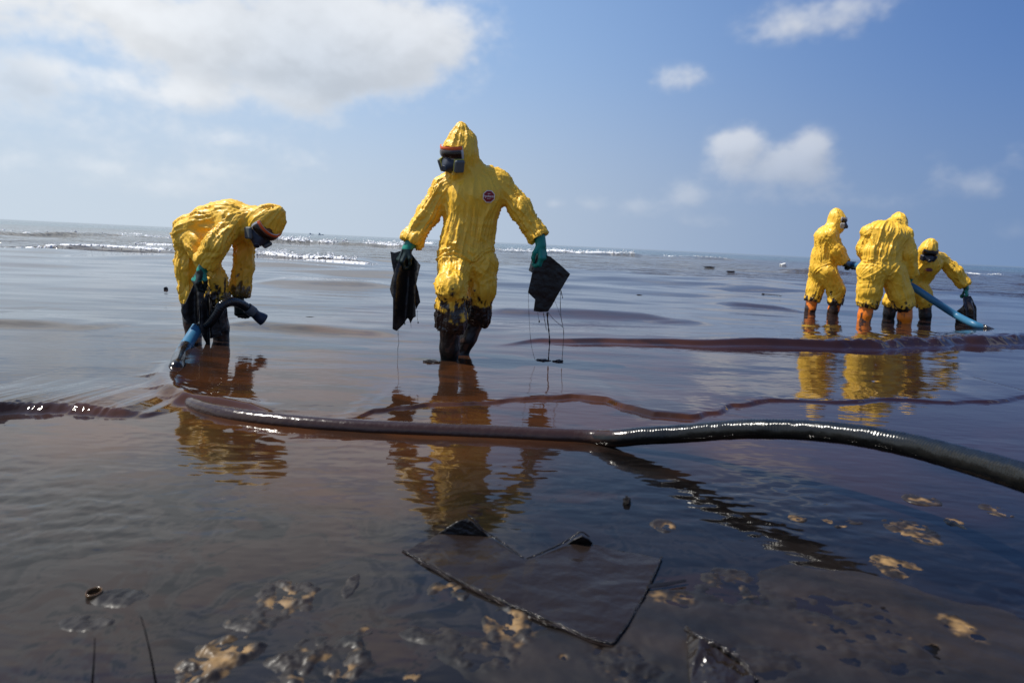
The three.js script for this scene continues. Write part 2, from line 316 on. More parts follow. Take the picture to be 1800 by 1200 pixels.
{
  const rows = []; for (let r = 0.5; r < 4200; r *= r < 9 ? 1.0036 : r < 60 ? 1.0065 : r < 200 ? 1.01 : 1.02) rows.push(r);
  const rip = noiseTexture(1024, (u, v) => 0.5 + 0.22 * fbm(u * 9, v * 22, 2, 4) + 0.1 * N(u * 40, v * 95, 5));
  M.water.bumpMap = rip; M.water.bumpScale = 0.0028;
  const ripFar = rip.clone(); ripFar.repeat.set(0.25, 0.25); const seaMat = M.water.clone(); seaMat.name = 'sea_water'; seaMat.bumpMap = ripFar; seaMat.bumpScale = 0.3; seaMat.specularIntensity = 0.5;
  const cut = rows.findIndex((r) => r > 24);
  const g = fan(rows.slice(0, cut + 1), 600, 1.02, (x, z, cell, c) => { waterColor(x, z, c); return waterY(x, z, cell) + (Math.abs(x + 1.3) < 1.2 && z < -2 && z > -5 ? bulgeAt(x, z) : 0); });
  tag(mesh('water', g, M.water), 'oily brown sea water with low waves reaching the beach', 'water', null, 'structure');
  tag(mesh('sea', fan(rows.slice(cut), 600, 1.02, (x, z, cell, c) => { waterColor(x, z, c); return waterY(x, z, cell); }), seaMat), 'open sea beyond the oil, reaching to the horizon', 'sea', null, 'structure');
}

// ---------- oiled sand of the beach and the sea bed ----------
const mounds = [ // pixel x, y, half width, half height, height in mm, share of clean sand
  [500, 1052, 52, 30, 16, 0.75], [440, 1095, 46, 14, 9, 0.3], [478, 1075, 30, 14, 10, 0.4], [372, 1160, 52, 34, 26, 1.0], [420, 1140, 40, 22, 22, 0.7], [560, 1160, 80, 34, 18, 0.45], [540, 1195, 70, 20, 16, 0.5], [615, 1130, 20, 14, 10, 0.3],
  [770, 1038, 18, 14, 12, 0.55], [800, 1040, 24, 16, 12, 0.6], [895, 1098, 40, 32, 14, 0.95], [868, 1090, 16, 10, 10, 0.8], [640, 1110, 14, 8, 7, 0.6], [616, 1030, 12, 20, 7, 0.4], [612, 1170, 22, 30, 16, 0.6],
  [760, 1115, 55, 14, 6, 0.0], [850, 1150, 60, 24, 7, 0.0], [1090, 1160, 50, 22, 9, 0.15], [1120, 1185, 50, 16, 9, 0.35], [990, 1157, 7, 5, 8, 1.0], [725, 1190, 14, 10, 10, 0.8],
  [1285, 1032, 52, 28, 11, 0.3], [1166, 924, 22, 11, 10, 0.5], [1172, 1050, 36, 10, 8, 0.8], [1100, 1050, 20, 7, 6, 0.6],
  [1576, 994, 40, 17, 13, 0.9], [1600, 930, 44, 17, 11, 0.55], [1625, 945, 25, 12, 9, 0.7], [1680, 920, 18, 10, 11, 0.9], [1402, 911, 18, 6, 9, 0.7], [1466, 920, 26, 7, 8, 0.6], [1622, 879, 34, 9, 9, 0.6], [1752, 898, 26, 10, 8, 0.5], [1690, 1104, 22, 17, 12, 0.9], [1640, 1136, 9, 6, 9, 1.0], [1500, 915, 20, 6, 6, 0.2],
  [150, 1095, 46, 12, 7, 0.05], [210, 1050, 46, 14, 7, 0.05], [1205, 1055, 18, 14, 8, 0.5], [1340, 1165, 70, 25, 6, 0.0], [1480, 1080, 90, 30, 5, 0.0], [1560, 1150, 100, 30, 5, 0.0],
].map(([x, y, w, h, mm, s]) => { const c = atY(x, y), e = atY(x + w, y), f = atY(x, y - h); return { x: c.x, z: c.z, w: Math.hypot(e.x - c.x, e.z - c.z) * 1.3, d: Math.hypot(f.x - c.x, f.z - c.z) * 1.3, mm: mm / 1000, s }; });
{
  const rows = []; for (let r = 0.5; r < 60; r *= r < 3.6 ? 1.0030 : 1.05) rows.push(r);
  const g = fan(rows, 620, 1.0, (x, z, cell, c) => {
    const r = Math.hypot(x, z);
    let y = -0.006 + 0.0105 * smooth(z + lerp(1.28, 1.66, smooth(x, -0.05, 0.8)) + 0.16 * N(x * 2.2, z * 2.2, 12) + 0.05 * N(x * 9, z * 9, 2), -0.06, 0.12) * smooth(x, -0.35, 0.15) - 0.05 * smooth(r, 1.7, 2.7) - 0.035 * Math.max(0, r - 2.2), share = 0, env = 0;
    const lump = r < 3.6 ? fbm(x * 22, z * 22, 1, 4) : 0;
    y += r < 3.6 ? 0.004 * fbm(x * 5, z * 5, 6, 3) * (1 - smooth(r, 1.6, 2.4)) : 0;
    if (r < 3.6) for (const m of mounds) {
      const dx = (x - m.x) / m.w, dz = (z - m.z) / m.d, q = dx * dx + dz * dz;
      if (q > 3.2) continue;
      const e = Math.exp(-q * 1.3);
      y = lerp(y, 0.0006 + (m.mm * 0.34 + 0.002) * (0.25 + 1.5 * lump), smooth(e, 0.12, 0.6)); env = Math.max(env, e); share = Math.max(share, m.s * e);
    }
    const tan = smooth(share + 0.55 * fbm(x * 30, z * 30, 5, 3) - 0.25 * lump, 0.42, 0.85) * smooth(env, 0.15, 0.4);
    const k = 0.7 + 0.6 * N(x * 60, z * 60, 2) + 0.5 * N(x * 25, z * 25, 4), st = fbm(x * 3 + z, z * 8 - x * 3, 7, 3);
    c[0] = lerp(0.0145 + 0.014 * st, 0.26 * k, tan); c[1] = lerp(0.0105 + 0.009 * st, 0.155 * k, tan); c[2] = lerp(0.0083 + 0.006 * st, 0.06 * k, tan);
    return y;
  });
  tag(mesh('sand', g, M.sand), 'oil blackened beach sand with tan lumps showing', 'sand', null, 'structure');
}

// ---------- foam of the surf ----------
{
  const ico = new THREE.IcosahedronGeometry(1, 1), p = ico.attributes.position;
  const spots = [], q = new THREE.Quaternion(), e = new THREE.Euler();
  const SP = [], SI = [];   // continuous lumpy foam along each line
  const strip = (w, spread, yUp, patchy, size) => {
    const step = size * 1.3, rows = 9, pts = new THREE.CatmullRomCurve3(w).getSpacedPoints(Math.ceil(w[0].distanceTo(w[w.length - 1]) / step)), k0 = SP.length / 3, ok = [];
    pts.forEach((p, i) => { for (let v = 0; v < rows; v++) {
      const t = v / (rows - 1) * 2 - 1, x = p.x, z = p.z + t * spread * 0.75 + 0.4 * spread * N(x * 0.5, 4, 1);
      const lump = 0.5 + 0.6 * fbm(x / size * 0.12, z / size * 0.2, 2, 3), m = N(x * 0.22, z * 0.2, 6) * 1.2 + N(x * 0.9, 2, 3) * 0.6 - patchy + 0.1 - Math.abs(t) * 0.65 - 1.3 * smooth(Math.abs(i / (pts.length - 1) * 2 - 1), 0.7, 1) + 0.75 * fbm(x * 0.1 / size, z * 0.2 / size, 5, 4);
      ok.push(m > 0); SP.push(x, waterY(x, z, 0.3) + (m > 0 ? 0.02 + yUp * 0.36 * (0.35 + 0.65 * lump) * (1 - t * t) * Math.min(1, m * 4) : -0.03), z);
    } });
    for (let i = 0; i + 1 < pts.length; i++) for (let v = 0; v + 1 < rows; v++) { const a = i * rows + v, b = a + rows; if ((ok[a] || ok[b] || ok[a + 1] || ok[b + 1])) SI.push(k0 + a, k0 + a + 1, k0 + b + 1, k0 + a, k0 + b + 1, k0 + b); }
  };
  const line = (pts, count, spread, size, yUp, patchy = 0.1) => {
    const w = pts.map(([x, y]) => atY(x, y));
    let len = 0; const L = [0]; for (let i = 1; i < w.length; i++) { len += w[i].distanceTo(w[i - 1]); L.push(len); }
    strip(w, spread, yUp, patchy, size);
    count *= 0.1;
    for (let i = 0, tries = 0; i < count && tries < count * 6; tries++) {
      const s = rnd() * len; let k = 0; while (k + 2 < L.length && L[k + 1] < s) k++;
      const at = w[k].clone().lerp(w[k + 1], (s - L[k]) / (L[k + 1] - L[k]));
      if (N(at.x * 0.22, at.z * 0.2, 6) * 1.2 + N(at.x * 0.9, 2, 3) * 0.6 < patchy + (rnd() - 0.5) * 0.3) continue;
      const d = (rnd() + rnd() + rnd() - 1.5) * spread; at.z += d + 0.4 * spread * N(at.x * 0.5, 4, 1);
      at.y = waterY(at.x, at.z, 0.3) + yUp * rnd() * rnd();
      spots.push([at, size * (0.4 + 0.9 * rnd() * rnd())]); i++;
    }
  };
  line([[-200, 406], [0, 411], [150, 415], [310, 420]], 6500, 1.5, 0.075, 0.32, -0.45);
  line([[-100, 403], [200, 410], [320, 415]], 1500, 1.8, 0.08, 0.15, 0.0);
  line([[470, 425.5], [560, 429], [640, 432.5], [720, 436]], 7000, 0.8, 0.075, 0.42, -0.4);
  line([[690, 425.5], [770, 429]], 1500, 1.6, 0.12, 0.5, -0.5);
  line([[860, 440], [1000, 445.5], [1115, 450]], 5000, 0.7, 0.075, 0.4, -0.4);
  line([[-120, 432], [160, 437], [320, 444]], 2200, 0.6, 0.035, 0.06, -0.1);
  line([[240, 428], [440, 437]], 1400, 1.0, 0.04, 0.08, -0.1);
  line([[450, 450], [520, 454.5], [625, 459]], 5000, 0.32, 0.03, 0.18, -0.3);
  line([[520, 456], [660, 464]], 900, 0.6, 0.022, 0.03, 0.05);
  line([[1165, 450.5], [1280, 457.5]], 2600, 0.5, 0.065, 0.3, -0.25);
  line([[1680, 480], [1800, 488], [1900, 493]], 2200, 0.6, 0.04, 0.12, -0.15);
  tag(mesh('surf_foam', geoOf(SP, SI), M.foam), 'bands of white surf breaking offshore', 'foam', null, 'stuff');
  const im = new THREE.InstancedMesh(ico, M.foam, spots.length), m = new THREE.Matrix4();
  spots.forEach(([at, s], i) => { e.set(rnd() * 3, rnd() * 3, rnd() * 3); q.setFromEuler(e); m.compose(at, q, V(s * (1 + rnd()), s * 0.6, s)); im.setMatrixAt(i, m); });
  im.name = numbered('surf_foam'); im.castShadow = im.receiveShadow = true; scene.add(im);
  tag(im, 'loose flecks of white foam around the breaking waves offshore', 'foam', null, 'stuff');
}

// ---------- signed distance bodies ----------
const seg = (a, b, ra, rb, o = {}) => ({ a, b, ra, rb, ...o });   // o: flat (axis), w (stretch along it), ring, len, pleat0, pleat1
function boneDist(B, x, y, z) {
  let px = x - B.a.x, py = y - B.a.y, pz = z - B.a.z;
  const t = B.l2 > 0 ? clamp((px * B.d.x + py * B.d.y + pz * B.d.z) / B.l2, 0, 1) : 0;
  px -= B.d.x * t; py -= B.d.y * t; pz -= B.d.z * t;
  if (B.flat) { const c = (px * B.flat.x + py * B.flat.y + pz * B.flat.z) * (1 - 1 / B.w); px -= B.flat.x * c; py -= B.flat.y * c; pz -= B.flat.z * c; }
  B.t = t;
  return Math.sqrt(px * px + py * py + pz * pz) - (B.ra + (B.rb - B.ra) * t);
}
function prep(bones) { for (const B of bones) { B.d = B.b.clone().sub(B.a); B.l2 = B.d.lengthSq(); B.len = Math.sqrt(B.l2); if (B.flat) B.flat = B.flat.clone().normalize(); } }
function sdfMesh(bones, cell, k, carve) {
  prep(bones);
  const lo = V(1e9, 1e9, 1e9), hi = V(-1e9, -1e9, -1e9), reach = (B) => Math.max(B.ra, B.rb) * (B.w ?? 1) + k * 3;
  for (const B of bones) for (const q of [B.a, B.b]) { const r = reach(B); lo.min(V(q.x - r, q.y - r, q.z - r)); hi.max(V(q.x + r, q.y + r, q.z + r)); }
  const nx = Math.ceil((hi.x - lo.x) / cell) + 2, ny = Math.ceil((hi.y - lo.y) / cell) + 2, nz = Math.ceil((hi.z - lo.z) / cell) + 2;
  const F = new Float32Array(nx * ny * nz);
  for (const B of bones) {
    const r = reach(B) + cell, i0 = (c, a, b) => Math.max(0, Math.floor((Math.min(a, b) - r - c) / cell)), i1 = (c, a, b, n) => Math.min(n - 1, Math.ceil((Math.max(a, b) + r - c) / cell));
    for (let kz = i0(lo.z, B.a.z, B.b.z), ez = i1(lo.z, B.a.z, B.b.z, nz); kz <= ez; kz++) for (let ky = i0(lo.y, B.a.y, B.b.y), ey = i1(lo.y, B.a.y, B.b.y, ny); ky <= ey; ky++)
      for (let kx = i0(lo.x, B.a.x, B.b.x), ex = i1(lo.x, B.a.x, B.b.x, nx); kx <= ex; kx++) {
        const d = boneDist(B, lo.x + kx * cell, lo.y + ky * cell, lo.z + kz * cell);
        if (d < k * 9) F[(kz * ny + ky) * nx + kx] += Math.exp(-d / k);
      }
  }
  for (let i = 0; i < F.length; i++) F[i] = F[i] > 1e-30 ? -k * Math.log(F[i]) : 1;
  if (carve) for (let kz = 0, i = 0; kz < nz; kz++) for (let ky = 0; ky < ny; ky++) for (let kx = 0; kx < nx; kx++, i++) if (F[i] < 0.05) F[i] = carve(F[i], lo.x + kx * cell, lo.y + ky * cell, lo.z + kz * cell);
  // surface nets
  const id = new Int32Array(F.length).fill(-1), pos = [], idx = [], sx = 1, sy = nx, sz = nx * ny;
  const C = [0, sx, sy, sx + sy, sz, sz + sx, sz + sy, sz + sx + sy], E = [[0, 1], [0, 2], [0, 4], [1, 3], [1, 5], [2, 3], [2, 6], [3, 7], [4, 5], [4, 6], [5, 7], [6, 7]];
  for (let z = 0; z < nz - 1; z++) for (let y = 0; y < ny - 1; y++) for (let x = 0, o = (z * ny + y) * nx; x < nx - 1; x++, o++) {
    let mask = 0; for (let c = 0; c < 8; c++) if (F[o + C[c]] < 0) mask |= 1 << c;
    if (mask === 0 || mask === 255) continue;
    let ax = 0, ay = 0, az = 0, n = 0;
    for (const [p, q] of E) {
      if (!((mask >> p & 1) ^ (mask >> q & 1))) continue;
      const a = F[o + C[p]], t = a / (a - F[o + C[q]]);
      ax += (p & 1) + ((q & 1) - (p & 1)) * t; ay += (p >> 1 & 1) + ((q >> 1 & 1) - (p >> 1 & 1)) * t; az += (p >> 2) + ((q >> 2) - (p >> 2)) * t; n++;
    }
    id[o] = pos.length / 3; pos.push(lo.x + (x + ax / n) * cell, lo.y + (y + ay / n) * cell, lo.z + (z + az / n) * cell);
  }
  const quad = (a, b, c, d, flip) => { if (a < 0 || b < 0 || c < 0 || d < 0) return; flip ? idx.push(a, c, b, a, d, c) : idx.push(a, b, c, a, c, d); };
  for (let z = 1; z < nz - 1; z++) for (let y = 1; y < ny - 1; y++) for (let x = 1, o = (z * ny + y) * nx + 1; x < nx - 1; x++, o++) {
    const s = F[o] < 0;
    if (s !== F[o + sx] < 0) quad(id[o - sy - sz], id[o - sz], id[o], id[o - sy], !s);
    if (s !== F[o + sy] < 0) quad(id[o - sx - sz], id[o - sx], id[o], id[o - sz], !s);
    if (s !== F[o + sz] < 0) quad(id[o - sx - sy], id[o - sy], id[o], id[o - sx], !s);
  }
  return { pos: new Float32Array(pos), idx: new Uint32Array(idx) };
}
function normalsOf(pos, idx) { const g = geoOf(pos.slice(), idx); return g.attributes.normal.array; }
const ridge = (n) => 1 - 2.4 * Math.abs(n);
// cloth: push the skin of the body out and in along folds that follow each limb
// cloth facets: shallow dishes between sharp ridges, h metres apart
function facets(x, y, z, h, seed) {
  x /= h; y /= h; z /= h;
  const ix = Math.floor(x), iy = Math.floor(y), iz = Math.floor(z); let best = 9;
  for (let a = -1; a <= 1; a++) for (let b = -1; b <= 1; b++) for (let c = -1; c <= 1; c++) {
    let q = Math.imul(ix + a, 73856093) ^ Math.imul(iy + b, 19349663) ^ Math.imul(iz + c, 83492791) ^ seed; q = Math.imul(q ^ (q >>> 15), 0x2c1b3c6d); q ^= q >>> 12; q = Math.imul(q, 0x297a2d39); q ^= q >>> 15;
    const dx = ix + a + (q & 255) / 255 - x, dy = iy + b + (q >>> 8 & 255) / 255 - y, dz = iz + c + (q >>> 16 & 255) / 255 - z, t = q >>> 24;
    best = Math.min(best, dx * dx + dy * dy + dz * dz + 0.5 * ((t & 15) / 15 - 0.5) + 0.5 * (dx * ((t >> 4 & 3) - 1.5) + dy * ((t >> 6 & 3) - 1.5)));
  }
  return clamp(best, -0.6, 1.2);
}
const thin = (n, w) => Math.exp(-Math.abs(n) / w);
function cloth(m, bones, a, seed, extra) {
  const nor = normalsOf(m.pos, m.idx), n = m.pos.length / 3, out = new Float32Array(m.pos.length);
  for (const B of bones) { const d = B.d.clone().normalize(); B.e1 = Math.abs(d.y) < 0.8 ? V(0, 1, 0).cross(d).normalize() : V(1, 0, 0).cross(d).normalize(); B.e2 = d.clone().cross(B.e1); }
  for (let i = 0; i < n; i++) {
    const x = m.pos[i * 3], y = m.pos[i * 3 + 1], z = m.pos[i * 3 + 2];
    let sum = 0, wsum = 0, fac = 0, dx = 0, dy = 0, dz = 0;
    for (let j = 0; j < bones.length; j++) {
      const B = bones[j], d = boneDist(B, x, y, z);
      if (d > 0.05) continue;
      const w = Math.exp(-d / 0.018); { const k = w / (B.len || 1); fac += w * (B.fac ?? 1); dx += B.d.x * k; dy += B.d.y * k; dz += B.d.z * k; }
      const s = B.t * B.len, rx = x - B.a.x, ry = y - B.a.y, rz = z - B.a.z;
      let c = rx * B.e1.x + ry * B.e1.y + rz * B.e1.z, q = rx * B.e2.x + ry * B.e2.y + rz * B.e2.z; const l = Math.hypot(c, q) || 1; c /= l; q /= l;
      const near = Math.max(Math.exp(-((s / 0.10) ** 2)), Math.exp(-(((B.len - s) / 0.10) ** 2))), sd = seed + j * 3.7, g = B.lng ?? 1;
      // rolls pressed together at the joints, rounded outside with sharp valleys
      const roll = Math.min(1, 3 * Math.abs(N((s + c * 0.05 + q * 0.035) * 14 + sd, c * 0.9, q * 0.9 + sd)));
      let f = (B.ring ?? 1) * a.ring * (0.12 + 0.88 * near) * (roll - 0.55);
      // broad soft dents, then long tension creases that wind along the limb
      f += g * a.len * (0.9 * N(s * 4 + sd, c * 1.3, q * 1.3) + (B.diag ?? 0) * thin(N(s * 5 + c * 3.2, q * 2 + sd, c * 0.6), 0.08) + 0.9 * thin(N(s * 2.2 + sd + c, c * 1.7 + 5, q * 1.7), 0.07) + 0.6 * thin(N(s * 3 - c * 0.8, c * 2.6, q * 2.6 + sd), 0.07) - 0.5);
      if (B.pleat0) f += B.pleat0 * Math.exp(-((s / 0.12) ** 2)) * (0.3 - 2 * Math.abs(N(s * 2 + sd, c * 6, q * 6)));
      if (B.pleat1) f += B.pleat1 * Math.exp(-(((B.len - s) / 0.12) ** 2)) * (0.3 - 2 * Math.abs(N(s * 2 + sd, c * 6, q * 6)));
      sum += w * f; wsum += w;
    }
    let f = wsum > 0 ? sum / wsum : 0;
    { const l = Math.hypot(dx, dy, dz) || 1, ox = a.origin?.x ?? m.pos[0], oy = a.origin?.y ?? m.pos[1], oz = a.origin?.z ?? m.pos[2], pd = ((x - ox) * dx + (y - oy) * dy + (z - oz) * dz) / (l * l) * 0.52, wx = 0.02 * N(x * 6, y * 6, z * 6), X = x - dx * pd + wx, Y = y - dy * pd + wx, Z = z - dz * pd - wx; f += (a.facet ?? 0) * (wsum > 0 ? fac / wsum : 1) * ((facets(X, Y, Z, 0.15, seed * 77) - 0.15) + 0.22 * (facets(X + 0.3, Y, Z, 0.06, seed * 31) - 0.15)); }
    const u = N(x * 5, y * 5, z * 5 + seed) * 0.07;
    f += a.crumple * (0.8 * N((x + u) * 5, y * 4 + seed, z * 5) + 0.6 * thin(N((x + u) * 5 + y * 2 + seed, (y - u) * 4, z * 5), 0.05) + 0.6 * thin(N(x * 10 - y * 4 + seed, y * 8 + u * 20, z * 10), 0.06) - 0.3);
    if (extra) f += extra(x, y, z, nor[i * 3 + 2]);
    for (let c = 0; c < 3; c++) out[i * 3 + c] = m.pos[i * 3 + c] + nor[i * 3 + c] * f;
  }
  m.pos = out;
  return m;
}
function planarUV(pos) { const n = pos.length / 3, uv = new Float32Array(n * 2); for (let i = 0; i < n; i++) { uv[i * 2] = pos[i * 3] * 0.85 + pos[i * 3 + 2] * 0.6; uv[i * 2 + 1] = pos[i * 3 + 1] + pos[i * 3 + 2] * 0.3; } return uv; }
// two looks on one skin: clean yellow and oil
function suitGeo(m, stain, yellow, oil) {
  const n = m.pos.length / 3, col = new Float32Array(n * 3), st = new Float32Array(n);
  for (let i = 0; i < n; i++) {
    const x = m.pos[i * 3], y = m.pos[i * 3 + 1], z = m.pos[i * 3 + 2], s = st[i] = clamp(stain(x, y, z), 0, 1);
    for (let c = 0; c < 3; c++) col[i * 3 + c] = lerp(yellow[c], oil[c], s);
  }
  const A = [], B = [];
  for (let t = 0; t < m.idx.length; t += 3) { const [a, b, c] = [m.idx[t], m.idx[t + 1], m.idx[t + 2]]; (st[a] + st[b] + st[c] > 1.5 ? B : A).push(a, b, c); }
  const g = geoOf(m.pos.slice(), new Uint32Array(A.concat(B)), planarUV(m.pos), col);
  g.addGroup(0, A.length, 0); g.addGroup(A.length, B.length, 1);
  return g;
}
// a gloved hand: palm, four fingers of three bones each, thumb
function handBones(wrist, dir, palm, s, curl, thumbSide, spread = 0.1) {
  dir = dir.clone().normalize(); palm = palm.clone().addScaledVector(dir, -palm.dot(dir)).normalize();
  const side = dir.clone().cross(palm).normalize().multiplyScalar(thumbSide), B = [];
  const at = (d, sd, p) => wrist.clone().addScaledVector(dir, d * s).addScaledVector(side, sd * s).addScaledVector(palm, p * s);
  B.push(seg(at(-0.04, 0, 0), at(0.01, 0, 0), 0.034 * s, 0.031 * s, { flat: side, w: 1.15 }));
  for (const k of [0.028, 0.009, -0.010, -0.028]) B.push(seg(at(0.012, k * 0.6, 0), at(0.088, k, 0), 0.017 * s, 0.0145 * s));
  [[0.03, 0.042, 0.026, 0.02], [0.010, 0.047, 0.03, 0.022], [-0.010, 0.044, 0.028, 0.021], [-0.029, 0.034, 0.021, 0.018]].forEach(([k, ...ls], i) => {
    let p = at(0.09, k, 0), ang = 0;
    const f0 = dir.clone().addScaledVector(side, spread * (k / 0.03)).normalize();
    ls.forEach((l, j) => {
      ang += curl[j] * (1 + 0.08 * i);
      const d = f0.clone().multiplyScalar(Math.cos(ang)).addScaledVector(palm, Math.sin(ang)), q = p.clone().addScaledVector(d, l * s);
      B.push(seg(p, q, (0.0112 - j * 0.0008) * s, (0.0104 - j * 0.0008) * s)); p = q;
    });
  });
  const t0 = at(0.022, 0.03, 0.006), t1 = at(0.05, 0.05, 0.022), t2 = at(0.078, 0.05, 0.04), t3 = at(0.1, 0.04, 0.048);
  B.push(seg(t0, t1, 0.016 * s, 0.0135 * s), seg(t1, t2, 0.0132 * s, 0.0115 * s), seg(t2, t3, 0.0115 * s, 0.0095 * s));
  return B;
}
function colored(m, f) { const n = m.pos.length / 3, col = new Float32Array(n * 3); for (let i = 0; i < n; i++) col.set(f(m.pos[i * 3], m.pos[i * 3 + 1], m.pos[i * 3 + 2]), i * 3); return geoOf(m.pos, m.idx, planarUV(m.pos), col); }
// a curved sheet with thickness
function shell(nu, nv, fn, thick) {
  const P = [], Q = [], uv = [];
  for (let j = 0; j <= nv; j++) for (let i = 0; i <= nu; i++) {
    const u = i / nu, v = j / nv, p = fn(u, v), du = fn(u + 1e-3, v).sub(fn(u - 1e-3, v)), dv = fn(u, v + 1e-3).sub(fn(u, v - 1e-3)), nrm = du.cross(dv).normalize();
    P.push(p); Q.push(p.clone().addScaledVector(nrm, -thick)); uv.push(u, v);
  }
  const pos = [], idx = [], W = nu + 1, n = P.length;
  for (const p of [...P, ...Q]) pos.push(p.x, p.y, p.z);
  for (let j = 0; j < nv; j++) for (let i = 0; i < nu; i++) { const a = j * W + i, b = a + 1, c = a + W, d = c + 1; idx.push(a, b, d, a, d, c, n + a, n + d, n + b, n + a, n + c, n + d); }
  const wall = (a, b) => { const k = pos.length / 3; for (const q of [a, b, n + b, n + a]) pos.push(pos[q * 3], pos[q * 3 + 1], pos[q * 3 + 2]); uv.push(0, 0, 0, 0, 0, 0, 0, 0); idx.push(k, k + 2, k + 1, k, k + 3, k + 2); };
  const uv2 = [...uv, ...uv]; uv.length = 0;
  for (let i = 0; i < nu; i++) { wall(i, i + 1); wall(nv * W + i + 1, nv * W + i); }
  for (let j = 0; j < nv; j++) { wall((j + 1) * W, j * W); wall(j * W + nu, (j + 1) * W + nu); }
  return geoOf(pos, idx, [...uv2, ...uv]);
}
// a cloth sheet with thickness from an outline of 3D points; flat2 gives their layout for the triangulation
function sheet(outline, flat2, maxLen, bend, thick) {
  const P = [], T2 = [];
  for (let i = 0; i < outline.length; i++) {
    const a = outline[i], b = outline[(i + 1) % outline.length], fa = flat2[i], fb = flat2[(i + 1) % outline.length], n = Math.max(1, Math.round(a.distanceTo(b) / (maxLen * 2)));
    for (let k = 0; k < n; k++) { P.push(a.clone().lerp(b, k / n)); T2.push(new THREE.Vector2(lerp(fa[0], fb[0], k / n), lerp(fa[1], fb[1], k / n))); }
  }
  let tris = THREE.ShapeUtils.triangulateShape(T2, []);
  for (let pass = 0; pass < 9; pass++) {
    const mid = new Map(), next = []; let split = false;
    const m = (a, b) => {
      if (P[a].distanceTo(P[b]) <= maxLen) return -1;
      const key = a < b ? a + '_' + b : b + '_' + a;
      if (!mid.has(key)) { mid.set(key, P.length); P.push(P[a].clone().lerp(P[b], 0.5)); T2.push(T2[a].clone().lerp(T2[b], 0.5)); }
      split = true; return mid.get(key);
    };
    for (let [a, b, c] of tris) {
      let x = m(a, b), y = m(b, c), z = m(c, a);
      const n = (x >= 0) + (y >= 0) + (z >= 0);
      if (n === 0) next.push([a, b, c]);
      else if (n === 3) next.push([a, x, z], [x, b, y], [z, y, c], [x, y, z]);
      else {
        for (let r = 0; r < 3; r++) { if (n === 1 ? x >= 0 : z < 0) break; [a, b, c, x, y, z] = [b, c, a, y, z, x]; }
        if (n === 1) next.push([a, x, c], [x, b, c]); else next.push([a, x, y], [a, y, c], [x, b, y]);
      }
    }
    tris = next; if (!split) break;
  }
  const A = P.map((p, i) => bend(p, T2[i])), flatIdx = tris.flat(), pos0 = A.flatMap((p) => [p.x, p.y, p.z]), nor = normalsOf(new Float32Array(pos0), new Uint32Array(flatIdx)), n = A.length;
  const pos = [], idx = [], uv = [];
  for (const s of [0.5, -0.5]) for (let i = 0; i < n; i++) { for (let c = 0; c < 3; c++) pos.push(pos0[i * 3 + c] + nor[i * 3 + c] * thick * s); uv.push(T2[i].x / 250, T2[i].y / 250); }
  for (const [a, b, c] of tris) idx.push(a, b, c, n + a, n + c, n + b);
  const seen = new Map();
  for (const t of tris) for (let k = 0; k < 3; k++) { const a = t[k], b = t[(k + 1) % 3], key = Math.min(a, b) + '_' + Math.max(a, b); seen.has(key) ? seen.set(key, null) : seen.set(key, [a, b]); }
  for (const e of seen.values()) if (e) { const [a, b] = e, k = pos.length / 3; for (const q of [a, b, n + b, n + a]) { pos.push(pos[q * 3], pos[q * 3 + 1], pos[q * 3 + 2]); uv.push(0, 0); } idx.push(k, k + 2, k + 1, k, k + 3, k + 2); }
  return geoOf(pos, idx, uv);
}
function tube(points, radius, segs, radial = 20, rib, paint) {   // rib: (metres along, angle) -> extra radius
  const curve = new THREE.CatmullRomCurve3(points, false, 'centripetal'), len = curve.getLength(), fr = curve.computeFrenetFrames(segs, false), pos = [], idx = [], uv = [], col = paint ? [] : null;
  for (let i = 0; i <= segs; i++) {
    const p = curve.getPointAt(i / segs), s = len * i / segs;
    for (let j = 0; j <= radial; j++) {
      const a = j / radial * Math.PI * 2, r = (typeof radius === 'function' ? radius(i / segs) : radius) + (rib ? rib(s, a) : 0), c = Math.cos(a) * r, d = Math.sin(a) * r;
      pos.push(p.x + fr.normals[i].x * c + fr.binormals[i].x * d, p.y + fr.normals[i].y * c + fr.binormals[i].y * d, p.z + fr.normals[i].z * c + fr.binormals[i].z * d); uv.push(j / radial * 0.25, s); if (paint) col.push(...paint(s, a));
      if (i < segs && j < radial) { const k = i * (radial + 1) + j; idx.push(k, k + 1, k + radial + 2, k, k + radial + 2, k + radial + 1); }
    }
  }
  for (const [i, end] of [[0, 0], [segs, 1]]) { const c = pos.length / 3, p = curve.getPointAt(end); pos.push(p.x, p.y, p.z); uv.push(0, 0); if (paint) col.push(...paint(len * end, 0)); for (let j = 0; j < radial; j++) { const k = i * (radial + 1) + j; end ? idx.push(c, k, k + 1) : idx.push(c, k + 1, k); } }
  return geoOf(pos, idx, uv, col);
}

